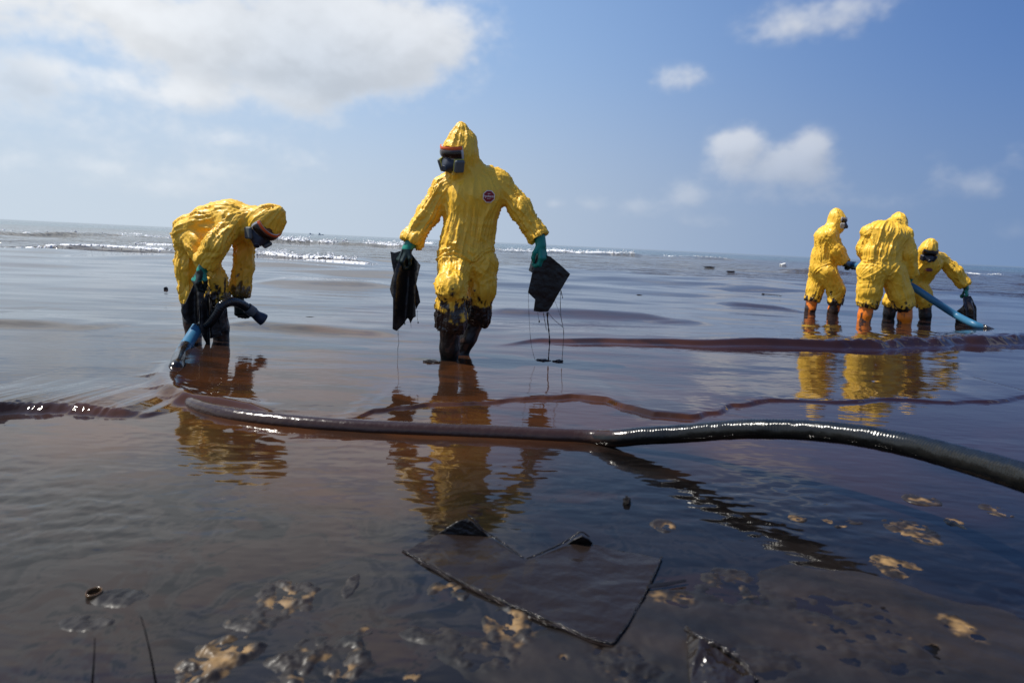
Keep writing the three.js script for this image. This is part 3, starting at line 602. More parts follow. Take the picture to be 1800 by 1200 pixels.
// ---------- people ----------
const YELLOW = [0.92, 0.53, 0.04], OILED = [0.020, 0.013, 0.009];
function buildPerson(o) {
  const base = atZ(o.foot[0], o.foot[1], o.z); base.y = 0;
  const P = ([x, y, d = 0]) => atZ(x, y, o.z + d), J = {};
  for (const k in o.J) J[k] = P(o.J[k]);
  const who = thing('person', base, o.label, 'person', 'clean-up workers in yellow suits'), s = o.scale ?? 1, R = { chest: 0.135, waist: 0.125, pelvis: 0.135, arm: 0.078, fore: 0.066, cuff: 0.05, thigh: 0.105, knee: 0.092, shin: 0.098, hem: 0.085, wide: 1.4, ...o.R };
  const side = J.shR.clone().sub(J.shL).normalize(), hipSide = J.hipR.clone().sub(J.hipL).normalize(), r = (k) => R[k] * s;
  const f = V(...o.face).normalize(), u = V(...(o.up ?? [0, 1, 0])); u.addScaledVector(f, -u.dot(f)).normalize(); const rt = f.clone().cross(u).normalize();
  const H = (a, b, c) => J.head.clone().addScaledVector(f, a * s).addScaledVector(u, b * s).addScaledVector(rt, c * s);
  const bones = [
    seg(J.pelvis, J.waist, r('pelvis'), r('waist'), { flat: hipSide, w: R.wide * 0.98, pleat1: o.pleat ?? 0.006, ring: 0.5 }), seg(J.waist, J.chest, r('waist'), r('chest'), { flat: side, w: R.wide, pleat0: o.pleat ?? 0.006, ring: 0.4, lng: o.torso ?? 1.2, diag: 1.1, fac: o.torso ? 0.35 : 0.6 }),
    seg(J.chest, J.neck, r('chest') * 0.95, 0.085 * s, { flat: side, w: 1.25, ring: 0.4, lng: o.torso ?? 1, diag: 1.1, fac: o.torso ? 0.35 : 0.6 }),
    seg(J.neck.clone().lerp(J.shL, 0.3), J.shL, 0.075 * s, r('arm') * 0.88, { ring: 0.5 }), seg(J.neck.clone().lerp(J.shR, 0.3), J.shR, 0.075 * s, r('arm') * 0.88, { ring: 0.5 }),
    seg(J.neck, H(-0.025, -0.06, 0), 0.095 * s, 0.108 * s, { ring: 0.8 }),
    seg(H(-0.012, 0.0, 0), H(-0.03, 0.045, 0), 0.118 * s, 0.105 * s, { flat: rt, w: 0.98, ring: 0.4 }), seg(H(-0.03, 0.05, 0), H(-0.045, o.peak ?? 0.14, 0), 0.1 * s, 0.042 * s, { ring: 0, lng: 0.3 }),
    seg(H(0.02, -0.1, 0), H(0.0, -0.03, 0), 0.098 * s, 0.108 * s, { ring: 0.3 }),
  ];
  for (const S of ['L', 'R']) {
    bones.push(seg(J['sh' + S], J['el' + S], r('arm') * 0.9, r('arm') * 0.93, { fac: 0.5, ring: 1.3 }), seg(J['el' + S], J['wr' + S].clone().lerp(J['el' + S], 0.12), r('arm') * 0.93, r('fore'), { ring: 1.5, fac: 0.5 }), seg(J['wr' + S].clone().lerp(J['el' + S], 0.12), J['wr' + S], r('fore'), r('cuff'), { fac: 0.5 }));
    bones.push(seg(J.pelvis.clone().lerp(J['hip' + S], 0.5), J['hip' + S], r('thigh') * 1.05, r('thigh') * 1.05), seg(J['hip' + S], J['kn' + S], r('thigh') * 1.03, r('knee')), seg(J['kn' + S], J['hem' + S].clone().lerp(J['kn' + S], 0.2), r('knee'), r('shin'), { ring: 1.2 }), seg(J['hem' + S].clone().lerp(J['kn' + S], 0.2), J['hem' + S], r('shin'), r('hem'), { ring: 1.2 }));
  }
  const fc = H(0.115, -0.036, 0), ir = [1 / (0.115 * s), 1 / (0.083 * s), 1 / (0.078 * s)];
  const cuts = [];
  for (const S of ['L', 'R']) { cuts.push({ c: J['wr' + S], d: J['wr' + S].clone().sub(J['el' + S]).normalize(), r: r('cuff') }); const hd = J['hem' + S].clone().sub(J['kn' + S]).normalize(); cuts.push({ c: J['hem' + S].clone().addScaledVector(hd, 0.02 * s), d: hd, r: r('hem') }); }
  const open = (F, x, y, z) => {   // cuffs and hems are cut off and hollow
    for (const { c, d, r } of cuts) {
      const vx = x - c.x, vy = y - c.y, vz = z - c.z, a = vx * d.x + vy * d.y + vz * d.z;
      if (a < -0.06 || a > r * 1.4) continue;
      const rad = Math.hypot(vx - d.x * a, vy - d.y * a, vz - d.z * a);
      if (rad > r * 1.6) continue;
      F = Math.max(F, -Math.max(rad - r * 1.4, -a, a - r * 1.3), -Math.max(rad - (r - 0.012 * s), -0.035 - a));
    }
    return F;
  };
  const carve = o.noFace ? open : (F, x, y, z) => { F = open(F, x, y, z); const dx = x - fc.x, dy = y - fc.y, dz = z - fc.z, a = (dx * f.x + dy * f.y + dz * f.z) * ir[0], b = (dx * u.x + dy * u.y + dz * u.z) * ir[1], c = (dx * rt.x + dy * rt.y + dz * rt.z) * ir[2]; return Math.max(F, (1 - Math.sqrt(a * a + b * b + c * c)) * 0.08 * s); };
  const body = sdfMesh(bones, o.cell, 0.015 * s, carve);
  cloth(body, bones, { ring: 0.011 * s, len: 0.019 * s, crumple: 0.004 * s, facet: 0.022 * s, origin: J.neck, ...o.folds }, o.seed, o.extra);
  const suit = mesh('coverall', (() => { const g = suitGeo(body, o.stain, YELLOW, OILED); g.translate(-base.x, -base.y, -base.z); return g; })(), [M.suit, M.suitOil], who);
  // boots
  for (const S of ['L', 'R']) {
    const top = J['hem' + S].clone(), sole = P(o.boots[S]), toe = V(...o.toes[S]).normalize(), br = (o.bootR ?? 0.066) * s;
    sole.y = Math.min(sole.y, 0.02);
    const ank = sole.clone().add(V(0, -0.02, 0)), B = [seg(top.clone().lerp(ank, 0.02), top.clone().lerp(ank, 0.55), br * 1.12, br), seg(top.clone().lerp(ank, 0.55), ank, br, br * 0.88), seg(ank.clone().add(V(0, -0.045, 0)).addScaledVector(toe, -0.03), ank.clone().add(V(0, -0.065, 0)).addScaledVector(toe, 0.15 * s), 0.05 * s, 0.042 * s), seg(ank, ank.clone().add(V(0, -0.05, 0)), br * 0.88, 0.055 * s)];
    const m = sdfMesh(B, Math.min(o.cell, 0.009), 0.012);
    cloth(m, B, { ring: 0.004, len: 0.003, crumple: 0.002 }, o.seed + 9);
    part('boot', colored(m, o.bootColor), M.boot, who);
  }
  // gloves
  for (const S of ['L', 'R']) if (o.hands[S]) {
    const h = o.hands[S], wr = J['wr' + S], dir = V(...h.dir).normalize(), m = sdfMesh(handBones(wr.clone().addScaledVector(dir, 0.035), dir, V(...h.palm), 1.12 * s, h.curl, h.thumb ?? 1), h.cell ?? 0.0045, 0.004);
    h.grip = wr.clone().addScaledVector(dir, 0.14 * s);
    part('glove', colored(m, h.color), M.glove, who);
  }
  // head, goggles and breathing mask
  if (!o.noFace) {
    const headBones = [seg(H(-0.01, 0.015, 0), H(0.0, 0.0, 0), 0.08 * s, 0.083 * s, { flat: rt, w: 0.88 }), seg(H(0.02, -0.06, 0), H(0.035, -0.09, 0), 0.055 * s, 0.035 * s), seg(H(0.09, 0.0, 0), H(0.1, -0.035, 0), 0.012 * s, 0.016 * s), seg(H(0.06, 0.02, -0.035), H(0.06, 0.02, 0.035), 0.028 * s, 0.028 * s), seg(H(0.07, -0.02, -0.035), H(0.07, -0.02, 0.035), 0.018 * s, 0.018 * s)];
    part('head', (() => { const m = sdfMesh(headBones, 0.006, 0.008); return geoOf(m.pos, m.idx, planarUV(m.pos)); })(), M.skin, who);
    for (const sd of [-1, 1]) { const g = new THREE.SphereGeometry(0.014 * s, 14, 10), p = H(0.088, 0.006, sd * 0.033); g.translate(p.x, p.y, p.z); part('eye', g, M.eye, who); }
    const band = (y0, y1, ang, rad, fw, bulge) => (uu, vv) => { const a = (uu - 0.5) * 2 * ang, y = lerp(y0, y1, vv) - 0.012 * Math.abs(Math.sin(a)) * (1 - vv), rr = rad + bulge * Math.sin(vv * Math.PI); return H(fw + Math.cos(a) * rr, y, Math.sin(a) * rr * 1.02); };
    const gg = part('goggles', shell(26, 8, band(-0.026, 0.042, 1.15, 0.09, 0.018, 0.01), 0.012 * s), o.goggle ?? M.goggleGrey, who);
    part('lens', shell(22, 8, band(-0.02, 0.031, 1.0, 0.1045, 0.0185, 0.0095), 0.004 * s), M.lens, gg);
    part('top_rim', shell(24, 3, band(0.032, 0.046, 1.1, 0.1, 0.018, 0.003), 0.008 * s), o.rim ?? M.orange, gg);
    const maskB = [seg(H(0.095, -0.028, 0), H(0.125, -0.075, 0), 0.03 * s, 0.034 * s), seg(H(0.1, -0.085, 0), H(0.075, -0.115, 0), 0.04 * s, 0.03 * s), seg(H(0.085, -0.07, -0.04), H(0.085, -0.07, 0.04), 0.036 * s, 0.036 * s), seg(H(0.05, -0.05, -0.07), H(0.1, -0.07, -0.03), 0.018 * s, 0.03 * s), seg(H(0.05, -0.05, 0.07), H(0.1, -0.07, 0.03), 0.018 * s, 0.03 * s)];
    const mk = part('breathing_mask', (() => { const m = sdfMesh(maskB, 0.005, 0.008); return geoOf(m.pos, m.idx, planarUV(m.pos)); })(), M.maskNavy, who);
    const valve = new THREE.CylinderGeometry(0.02 * s, 0.024 * s, 0.014 * s, 20); valve.applyQuaternion(new THREE.Quaternion().setFromUnitVectors(V(0, 1, 0), f)); const vp = H(0.158, -0.085, 0); valve.translate(vp.x, vp.y, vp.z); part('valve', valve, M.maskNavy, mk);
    for (const sd of [-1, 1]) {
      const ax = f.clone().multiplyScalar(0.45).addScaledVector(rt, sd * 0.85).addScaledVector(u, -0.2).normalize(), q = new THREE.Quaternion().setFromUnitVectors(V(0, 0, 1), ax), c = H(0.098, -0.078, sd * 0.082);
      const body1 = new RoundedBoxGeometry(0.068 * s, 0.086 * s, 0.03 * s, 4, 0.014 * s); body1.applyQuaternion(q); body1.translate(c.x, c.y, c.z);
      const ct = part('filter_cartridge', body1, o.cart ?? M.cartGrey, mk);
      const bd = new RoundedBoxGeometry(0.071 * s, 0.089 * s, 0.009 * s, 3, 0.004 * s); bd.applyQuaternion(q); bd.translate(c.x - ax.x * 0.011 * s, c.y - ax.y * 0.011 * s, c.z - ax.z * 0.011 * s);
      if (o.bandMat) part('filter_band', bd, o.bandMat, mk);
    }
  }
  return { who, J, P, H, f, u, rt, suit, body, base };
}
const yAt = (px, py, z) => atZ(px, py, z).y;
// oil splashes: solid below a wandering line, spots above it
function splash(y0, y1, seed, x0) {
  return (x, y, z) => { const n = fbm(x * 9 + seed, y * 9, z * 9, 3), n2 = fbm(x * 22, y * 14 + seed, z * 22, 2), low = smooth(y + 0.17 * n, y0 + 0.02, y0 - 0.02), spots = smooth(n2 + 0.3 * n - 0.1 - 0.5 * smooth(y, y0, y1), 0.05, 0.13) * smooth(y, y1, y1 - 0.08); return Math.max(low, spots); };
}
const TEAL = [1, 1, 1], OILG = [0.35, 0.06, 0.06];
const gloveClean = () => TEAL;
const gloveOily = (x, y, z) => (fbm(x * 16, y * 16, z * 16, 3) > -0.16 ? [0.5, 0.045, 0.05] : TEAL);
const bootBlack = (x, y, z) => { const n = fbm(x * 12, y * 12, z * 12, 3); return n > 0.28 ? [0.06, 0.03, 0.018] : [0.012, 0.009, 0.007]; };
const bootOrange = (level) => (x, y, z) => { const n = fbm(x * 10, y * 5, z * 10, 3), t = smooth(level + 0.18 * n - y, 0.0, 0.05); return [lerp(0.85, 0.03, t), lerp(0.21, 0.014, t), lerp(0.008, 0.008, t)]; };

// centre: walks towards the camera with a soaked pad in each hand
const zC = atY(800, 628).z;
const C = buildPerson({
  label: 'person in yellow hooded suit walking to the camera with a black pad in each hand', foot: [798, 628], z: zC, cell: 0.0075, seed: 3, torso: 0.5, pleat: 0.014, peak: 0.14,
  face: [-0.62, -0.34, 0.71], up: [-0.05, 1, 0.25],
  J: { pelvis: [820, 448], waist: [826, 402], chest: [832, 345], neck: [823, 303, 0.0], head: [807, 264, 0.07], shL: [777, 329], elL: [751, 377, 0.02], wrL: [721, 428, 0.07], shR: [881, 322, -0.02], elR: [915, 364], wrR: [949, 419, 0.04],
    hipL: [800, 464, 0.05], knL: [796, 505, 0.22], hemL: [791, 573, 0.14], hipR: [845, 464, -0.02], knR: [847, 507, -0.02], hemR: [838, 556, -0.14] },
  R: { chest: 0.145, waist: 0.118, pelvis: 0.14, arm: 0.08, fore: 0.066, cuff: 0.058, thigh: 0.112, knee: 0.1, shin: 0.106, hem: 0.1, wide: 1.5 },
  boots: { L: [790, 638, 0.06], R: [807, 621, -0.14] }, toes: { L: [-0.25, 0, 1], R: [0.1, 0, 1] }, bootR: 0.066, bootColor: bootBlack,
  stain: (() => { const s = splash(yAt(800, 538, zC), yAt(800, 476, zC), 2.2); return s; })(),
  hands: { L: { dir: [-0.45, -0.88, 0.15], palm: [0.7, -0.3, -0.6], curl: [0.9, 1.0, 0.7], thumb: 1, color: (x, y, z) => (y > yAt(708, 437, zC) ? TEAL : [0.4, 0.06, 0.07]) }, R: { dir: [0.22, -0.97, 0.1], palm: [-0.8, -0.1, -0.6], curl: [0.55, 0.9, 0.8], thumb: -1, color: gloveClean } },
  bandMat: M.bandYellow,
  extra: (() => { const xs = atZ(795, 350, zC).x, yT = yAt(800, 308, zC), yB = yAt(800, 430, zC); return (x, y, z, nz) => (nz > 0.2 && y < yT && y > yB ? 0.008 * smooth(x, xs - 0.004, xs + 0.006) * smooth(x, xs + 0.075, xs + 0.05) : 0); })(),
});
// chest badge: eight-sided, dark red with a pale rim and printed word
{
  const cv = document.createElement('canvas'); cv.width = cv.height = 256; const g = cv.getContext('2d');
  g.fillStyle = '#e8d9c8'; g.fillRect(0, 0, 256, 256);
  g.fillStyle = '#8c1420'; g.beginPath(); for (let i = 0; i < 8; i++) { const a = (i + 0.5) * Math.PI / 4; g.lineTo(128 + 112 * Math.cos(a), 128 + 112 * Math.sin(a)); } g.fill();
  g.fillStyle = '#f3e6dc'; g.textAlign = 'center'; g.font = 'bold 60px sans-serif'; g.fillText('Tychem', 128, 146); g.fillRect(104, 72, 48, 7); g.fillRect(92, 170, 72, 5);
  const t = new THREE.CanvasTexture(cv); t.colorSpace = THREE.SRGBColorSpace; t.needsUpdate = true;
  const mat = new THREE.MeshStandardMaterial({ name: 'printed_badge', map: t, roughness: 0.5 });
  // lay it on the cloth: a small grid pushed along the view-facing normal onto the nearest skin
  const c = C.P([858, 343, 0.24]), rx = V(0.96, 0.04, -0.28).normalize(), uy = V(0.02, 1, 0.1).normalize(), rad = 0.044, pos = [], uv = [], idx = [], body = C.body.pos;
  const near = []; for (let i = 0; i < body.length; i += 3) if (Math.abs(body[i] - c.x) < 0.09 && Math.abs(body[i + 1] - c.y) < 0.09 && body[i + 2] > zC + 0.03) near.push(i);
  const zOf = (x, y) => { let s = 0, w = 0; for (const i of near) { const d = (body[i] - x) ** 2 + (body[i + 1] - y) ** 2, k = Math.exp(-d / 0.0002); s += body[i + 2] * k; w += k; } return w > 1e-9 ? s / w : c.z; };
  const ring = 6, oct = (a) => Math.cos(Math.PI / 8) / Math.cos(((a + Math.PI / 8) % (Math.PI / 4) + Math.PI / 4) % (Math.PI / 4) - Math.PI / 8);
  const put = (p, q) => { const w = c.clone().addScaledVector(rx, p).addScaledVector(uy, q); w.z = zOf(w.x, w.y) + 0.006; pos.push(w.x, w.y, w.z); uv.push(0.5 + p / rad / 2, 0.5 + q / rad / 2); };
  put(0, 0);
  for (let r = 1; r <= ring; r++) for (let k = 0; k < 32; k++) { const a = k / 32 * Math.PI * 2, R = rad * r / ring * oct(a + Math.PI / 8 * 0 + 0); put(Math.cos(a) * R * 1.0, Math.sin(a) * R); }
  for (let k = 0; k < 32; k++) { const n = (k + 1) % 32; idx.push(0, 1 + k, 1 + n); for (let r = 1; r < ring; r++) { const a = 1 + (r - 1) * 32 + k, b = 1 + (r - 1) * 32 + n; idx.push(a, a + 32, b + 32, a, b + 32, b); } }
  part('chest_badge', geoOf(pos, idx, uv), mat, C.who, 'dark red eight-sided badge with pale lettering');
  // front flap over the zip
}

// left: bends over the end of the hose
const zL = atY(386, 597).z;
const L = buildPerson({
  label: 'person in yellow hooded suit bending down over the end of the hose', foot: [386, 597], z: zL, cell: 0.0085, seed: 11, peak: 0.13,
  face: [0.2, -0.74, 0.64], up: [0.82, 0.5, 0.28],
  J: { pelvis: [338, 408, -0.02], waist: [368, 396, 0.0], chest: [408, 391, 0.02], neck: [442, 386, 0.03], head: [467, 393, 0.08], shR: [408, 392, 0.14], elR: [379, 432, 0.26], wrR: [360, 466, 0.24], shL: [430, 408, -0.1], elL: [428, 466, -0.14], wrL: [418, 520, -0.12],
    hipL: [331, 425, -0.09], knL: [331, 478, -0.1], hemL: [335, 530, -0.1], hipR: [352, 428, 0.06], knR: [377, 487, 0.08], hemR: [380, 530, 0.04] },
  R: { chest: 0.14, waist: 0.13, pelvis: 0.135, arm: 0.085, fore: 0.078, cuff: 0.066, thigh: 0.105, knee: 0.086, shin: 0.078, hem: 0.07, wide: 1.2 },
  boots: { L: [340, 590, -0.1], R: [391, 607, 0.0] }, toes: { L: [1, 0, 0.3], R: [0.6, 0, 0.8] }, bootR: 0.062, bootColor: bootBlack,
  stain: (() => { const legs = splash(yAt(380, 520, zL), yAt(380, 470, zL), 6.2), x1 = atZ(352, 500, zL).x, arm = splash(yAt(420, 512, zL), yAt(420, 462, zL), 8.8), x2 = atZ(402, 480, zL).x; return (x, y, z) => (x > x2 ? arm(x, y, z) * 0.9 : x > x1 ? legs(x, y, z) : z > zL + 0.12 ? 0 : splash(yAt(330, 560, zL), yAt(330, 520, zL), 5)(x, y, z)); })(),
  hands: { R: { dir: [-0.45, -0.85, 0.1], palm: [0.5, -0.2, -0.7], curl: [0.7, 0.9, 0.7], thumb: 1, color: (x, y, z) => (y > yAt(350, 489, zL) && fbm(x * 20, y * 20, z * 20, 2) > 0.0 ? TEAL : [0.4, 0.045, 0.05]) }, L: { dir: [0.15, -0.98, 0.1], palm: [0.2, -0.2, -1], curl: [0.9, 1.0, 0.8], thumb: 1, color: (x, y, z) => [0.35, 0.045, 0.05] } },
  bandMat: null, goggle: M.goggleGrey,
});

// right: three around the blue hose
const zR1 = atY(1441, 548).z, zR2 = atY(1557, 566).z, zR3 = atY(1600, 561).z;
const R1 = buildPerson({
  label: 'person in yellow suit standing sideways, holding the upper end of the blue hose', foot: [1441, 548], z: zR1, cell: 0.011, seed: 21, peak: 0.11,
  face: [0.8, -0.14, 0.58], up: [0.1, 1, 0.1],
  J: { pelvis: [1446, 468], waist: [1447, 447], chest: [1453, 417], neck: [1464, 399], head: [1473, 386], shR: [1458, 411, 0.16], elR: [1472, 440, 0.2], wrR: [1481, 461, 0.13], shL: [1462, 411, -0.14], elL: [1475, 442, -0.15], wrL: [1486, 462, -0.05],
    hipR: [1454, 478, 0.08], knR: [1471, 509, 0.1], hemR: [1469, 533, 0.08], hipL: [1441, 480, -0.08], knL: [1433, 510, -0.1], hemL: [1428, 528, -0.1] },
  R: { chest: 0.16, waist: 0.145, pelvis: 0.17, arm: 0.095, fore: 0.08, cuff: 0.062, thigh: 0.14, knee: 0.125, shin: 0.115, hem: 0.1, wide: 1.15 },
  boots: { L: [1423, 552, -0.1], R: [1463, 552, 0.05] }, toes: { L: [1, 0, 0.4], R: [1, 0, 0.4] }, bootR: 0.078, bootColor: bootOrange(yAt(1440, 538, zR1)),
  stain: splash(yAt(1440, 526, zR1), yAt(1440, 500, zR1), 31), cart: M.cartPale, bandMat: null, goggle: M.goggleGrey, rim: M.goggleGrey,
  hands: { R: { dir: [0.8, -0.3, -0.2], palm: [-0.2, -0.6, -0.6], curl: [0.8, 1, 0.8], cell: 0.007, color: () => [0.3, 0.06, 0.08] }, L: { dir: [0.9, -0.1, 0.2], palm: [0, -0.6, 0.6], curl: [0.8, 1, 0.8], cell: 0.007, color: () => [0.3, 0.06, 0.08] } },
});
const R2 = buildPerson({
  label: 'broad person in yellow suit seen from behind with head bowed, orange boots', foot: [1557, 566], z: zR2, cell: 0.011, seed: 33, peak: 0.11, noFace: true,
  face: [0.2, -0.62, -0.75], up: [0.1, 0.8, -0.5],
  J: { pelvis: [1549, 468], waist: [1549, 443], chest: [1558, 415, -0.05], neck: [1571, 394, -0.16], head: [1580, 394, -0.26], shR: [1528, 409, -0.06], elR: [1518, 436, -0.12], wrR: [1532, 462, -0.3], shL: [1592, 411, -0.06], elL: [1599, 446, 0.0], wrL: [1602, 486, -0.08],
    hipR: [1532, 478], knR: [1530, 512, 0.02], hemR: [1524, 538, 0.0], hipL: [1569, 478], knL: [1584, 516, 0.02], hemL: [1591, 540] },
  R: { chest: 0.195, waist: 0.155, pelvis: 0.185, arm: 0.1, fore: 0.095, cuff: 0.065, thigh: 0.165, knee: 0.145, shin: 0.135, hem: 0.1, wide: 1.55 }, pleat: 0.025,
  boots: { R: [1519, 563, 0.0], L: [1591, 570, 0.0] }, toes: { L: [0.2, 0, -1], R: [-0.2, 0, -1] }, bootR: 0.085, bootColor: bootOrange(yAt(1557, 561, zR2)),
  stain: splash(yAt(1557, 540, zR2), yAt(1557, 520, zR2), 41),
  hands: { L: { dir: [0.1, -0.9, -0.4], palm: [-0.8, 0, -0.4], curl: [0.8, 1, 0.8], cell: 0.008, color: gloveClean }, R: { dir: [0.6, -0.4, -0.6], palm: [0, -0.6, -0.6], curl: [0.8, 1, 0.8], cell: 0.008, color: gloveClean } },
});
const R3 = buildPerson({
  label: 'person in yellow suit stooping towards the camera, one arm stretched out with a dark pad', foot: [1600, 561], z: zR3, cell: 0.011, seed: 45, peak: 0.11,
  face: [-0.12, -0.5, 0.85], up: [0, 1, 0.5],
  J: { pelvis: [1600, 500, -0.1], waist: [1614, 484, 0.0], chest: [1628, 466, 0.12], neck: [1633, 450, 0.2], head: [1633, 439, 0.26], shR: [1604, 460, 0.06], elR: [1596, 482, 0.1], wrR: [1598, 500, 0.05], shL: [1655, 455, 0.06], elL: [1679, 478, 0.1], wrL: [1698, 502, 0.12],
    hipR: [1590, 508, -0.05], knR: [1571, 524, -0.05], hemR: [1566, 536, -0.08], hipL: [1614, 508, 0.0], knL: [1624, 524, 0.02], hemL: [1626, 535, 0.0] },
  R: { chest: 0.16, waist: 0.15, pelvis: 0.16, arm: 0.095, fore: 0.088, cuff: 0.066, thigh: 0.14, knee: 0.12, shin: 0.115, hem: 0.1, wide: 1.35 },
  boots: { R: [1562, 561, -0.1], L: [1628, 567, 0.0] }, toes: { L: [0.3, 0, 1], R: [-0.3, 0, 1] }, bootR: 0.078, bootColor: bootBlack,
  stain: splash(yAt(1600, 545, zR3), yAt(1600, 520, zR3), 51), bandMat: null, cart: M.maskNavy, goggle: M.maskNavy, rim: M.maskNavy,
  hands: { L: { dir: [0.2, -0.95, 0.15], palm: [-0.6, -0.2, -0.6], curl: [0.9, 1, 0.8], cell: 0.007, thumb: -1, color: (x, y, z) => (fbm(x * 14, y * 14, z * 14, 2) > 0.1 ? [1, 0.2, 0.2] : [1, 1.05, 0.95]) }, R: { dir: [-0.2, -0.9, 0.2], palm: [0, 0, -1], curl: [0.8, 1, 0.8], cell: 0.008, color: gloveClean } },
});
{ // small dark badge on the chest of the stooping person
  const c = R3.P([1634, 474, 0.29]), g = new THREE.SphereGeometry(1, 16, 10); g.scale(0.05, 0.028, 0.012); g.rotateX(-0.4); g.translate(c.x, c.y, c.z);
  part('chest_badge', g, new THREE.MeshStandardMaterial({ name: 'dark_badge', color: rgb(0.12, 0.015, 0.02), roughness: 0.5 }), R3.who);
}

// ---------- hoses ----------
{
  const base = atY(386, 600), h = thing('suction_hose', base, 'long hose coated in brown oil that curves from the bending worker across the foreground', 'hose'), r = 0.037;
  const dark = [[1085, 770, 2.72], [1130, 766, 2.68], [1200, 762, 2.62], [1300, 754.5, 2.46], [1400, 755, 2.34], [1500, 764, 2.2], [1600, 783, 2.04], [1700, 809, 1.84], [1800, 839, 1.64], [1900, 874, 1.46], [2010, 920, 1.3]].map(([x, y, d]) => atD(x, y, d));
  const oiled = [[327, 706], [345, 715], [400, 729], [480, 740], [600, 750], [720, 756], [840, 761], [960, 766], [1040, 769], [1092, 770]].map(([x, y], i) => atY(x, y, [-0.012, 0.0, 0.006, 0.008, 0.008, 0.008, 0.008, 0.01, 0.016, 0.022][i]));
  const main = [...oiled.slice(0, -1), ...dark], s0 = new THREE.CatmullRomCurve3(oiled, false, 'centripetal').getLength() - 0.08;
  part('oiled_section', tube(main, r, 1100, 28, (s, a) => smooth(s, s0, s0 + 0.4) * (0.0011 * Math.sin(s * Math.PI * 2 / 0.011 + a) + 0.0016 * N(s * 30, a * 2, 4)) + 0.0007 * N(s * 9, Math.cos(a) * 2, 3), (s, a) => { const t = smooth((s - s0) * 0.7 + 0.2 * N(s * 5, Math.cos(a) * 2, Math.sin(a) * 2) + 0.06 * N(s * 40, Math.cos(a) * 5, Math.sin(a) * 5), 0.0, 0.09), q = 0.6 + 0.7 * N(s * 8, Math.cos(a) * 2, Math.sin(a) * 2); return [lerp(0.036, 0.010 * q, t), lerp(0.018, 0.010 * q, t), lerp(0.012, 0.0085 * q, t)]; }), M.hoseDark, h, 'long section of hose, brown with oil turning black and ribbed');
  const blueEnd = atZ(348, 574, zL + 0.15), b2 = atZ(333, 597, zL + 0.3), b3 = atZ(318, 621, zL + 0.5), b4 = atY(307, 648, 0.0), b5 = atY(301, 660, -0.045), b6 = atY(294, 672, -0.055), b7 = atY(305, 694, -0.045), b8 = atY(327, 706, -0.012);
  part('blue_section', tube([blueEnd, b2, b2.clone().lerp(b3, 0.5)], 0.042, 60, 24, (s, a) => 0.0006 * Math.sin(s * Math.PI * 2 / 0.014)), M.hoseBlue, h, 'blue section of hose below the gloved hand');
  part('entry_section', tube([b2.clone().lerp(b3, 0.48), b3, b4, b5, b6, b7, b8], (t) => 0.042 - 0.005 * t, 160, 24, (s, a) => 0.0006 * Math.sin(s * Math.PI * 2 / 0.014), (s, a) => { const t = smooth(N(s * 6, Math.cos(a) * 1.3, Math.sin(a) * 1.3) + 0.4 * N(s * 30, a, 2), -0.1, 0.12) * smooth(s, 0.3, 0.1); return [lerp(0.014, 0.03, t), lerp(0.010, 0.11, t), lerp(0.008, 0.19, t)]; }), M.hoseDark, h, 'oil smeared section of hose entering the water');
  const arch = [atZ(444, 548, zL - 0.06), atZ(424, 535, zL + 0.02), atZ(405, 530, zL + 0.12), atZ(389, 537, zL + 0.19), atZ(380, 552, zL + 0.2), atZ(366, 568, zL + 0.18), blueEnd];
  part('arched_section', tube(arch, r * 0.93, 140, 24, (s, a) => 0.0008 * Math.sin(s * Math.PI * 2 / 0.016), () => [0.012, 0.013, 0.014]), M.hoseDark, h, 'dark arched section of hose under the worker');
  const noz = [atZ(443, 547, zL - 0.05), atZ(452, 555, zL - 0.09), atZ(463, 562, zL - 0.12)];
  part('nozzle', tube(noz, (t) => 0.036 + 0.012 * smooth(t, 0.3, 1), 40, 24), M.maskNavy, h);
  const col = tube([atZ(434, 541, zL - 0.02), atZ(445, 549, zL - 0.06)], 0.041, 12, 20); part('hose_clamp', col, M.cartGrey, h);
  const h2b = atY(1740, 584), h2 = thing('suction_hose', h2b, 'blue hose running between the three workers on the right down into the water', 'hose');
  const p2 = [atZ(1484, 463, zR1 + 0.06), atZ(1500, 466, zR1 - 0.02), atZ(1530, 473, zR2 - 0.3), atZ(1570, 487, zR2 - 0.3), atZ(1603, 503, zR2 - 0.12), atZ(1640, 527, zR2 + 0.06), atZ(1680, 553, zR2 + 0.1), atY(1715, 571, 0.06), atY(1742, 582, -0.01), atY(1775, 592, -0.09)];
  part('hose_body', tube(p2, 0.046, 240, 22, (s) => 0.001 * Math.sin(s * 2 * Math.PI / 0.03)), M.hoseBlue, h2);
  const cuff = tube([atY(1728, 576.5, 0.03), atY(1743, 582.5, -0.012)], 0.05, 10, 20); part('dark_end', cuff, M.oilWet, h2);
}

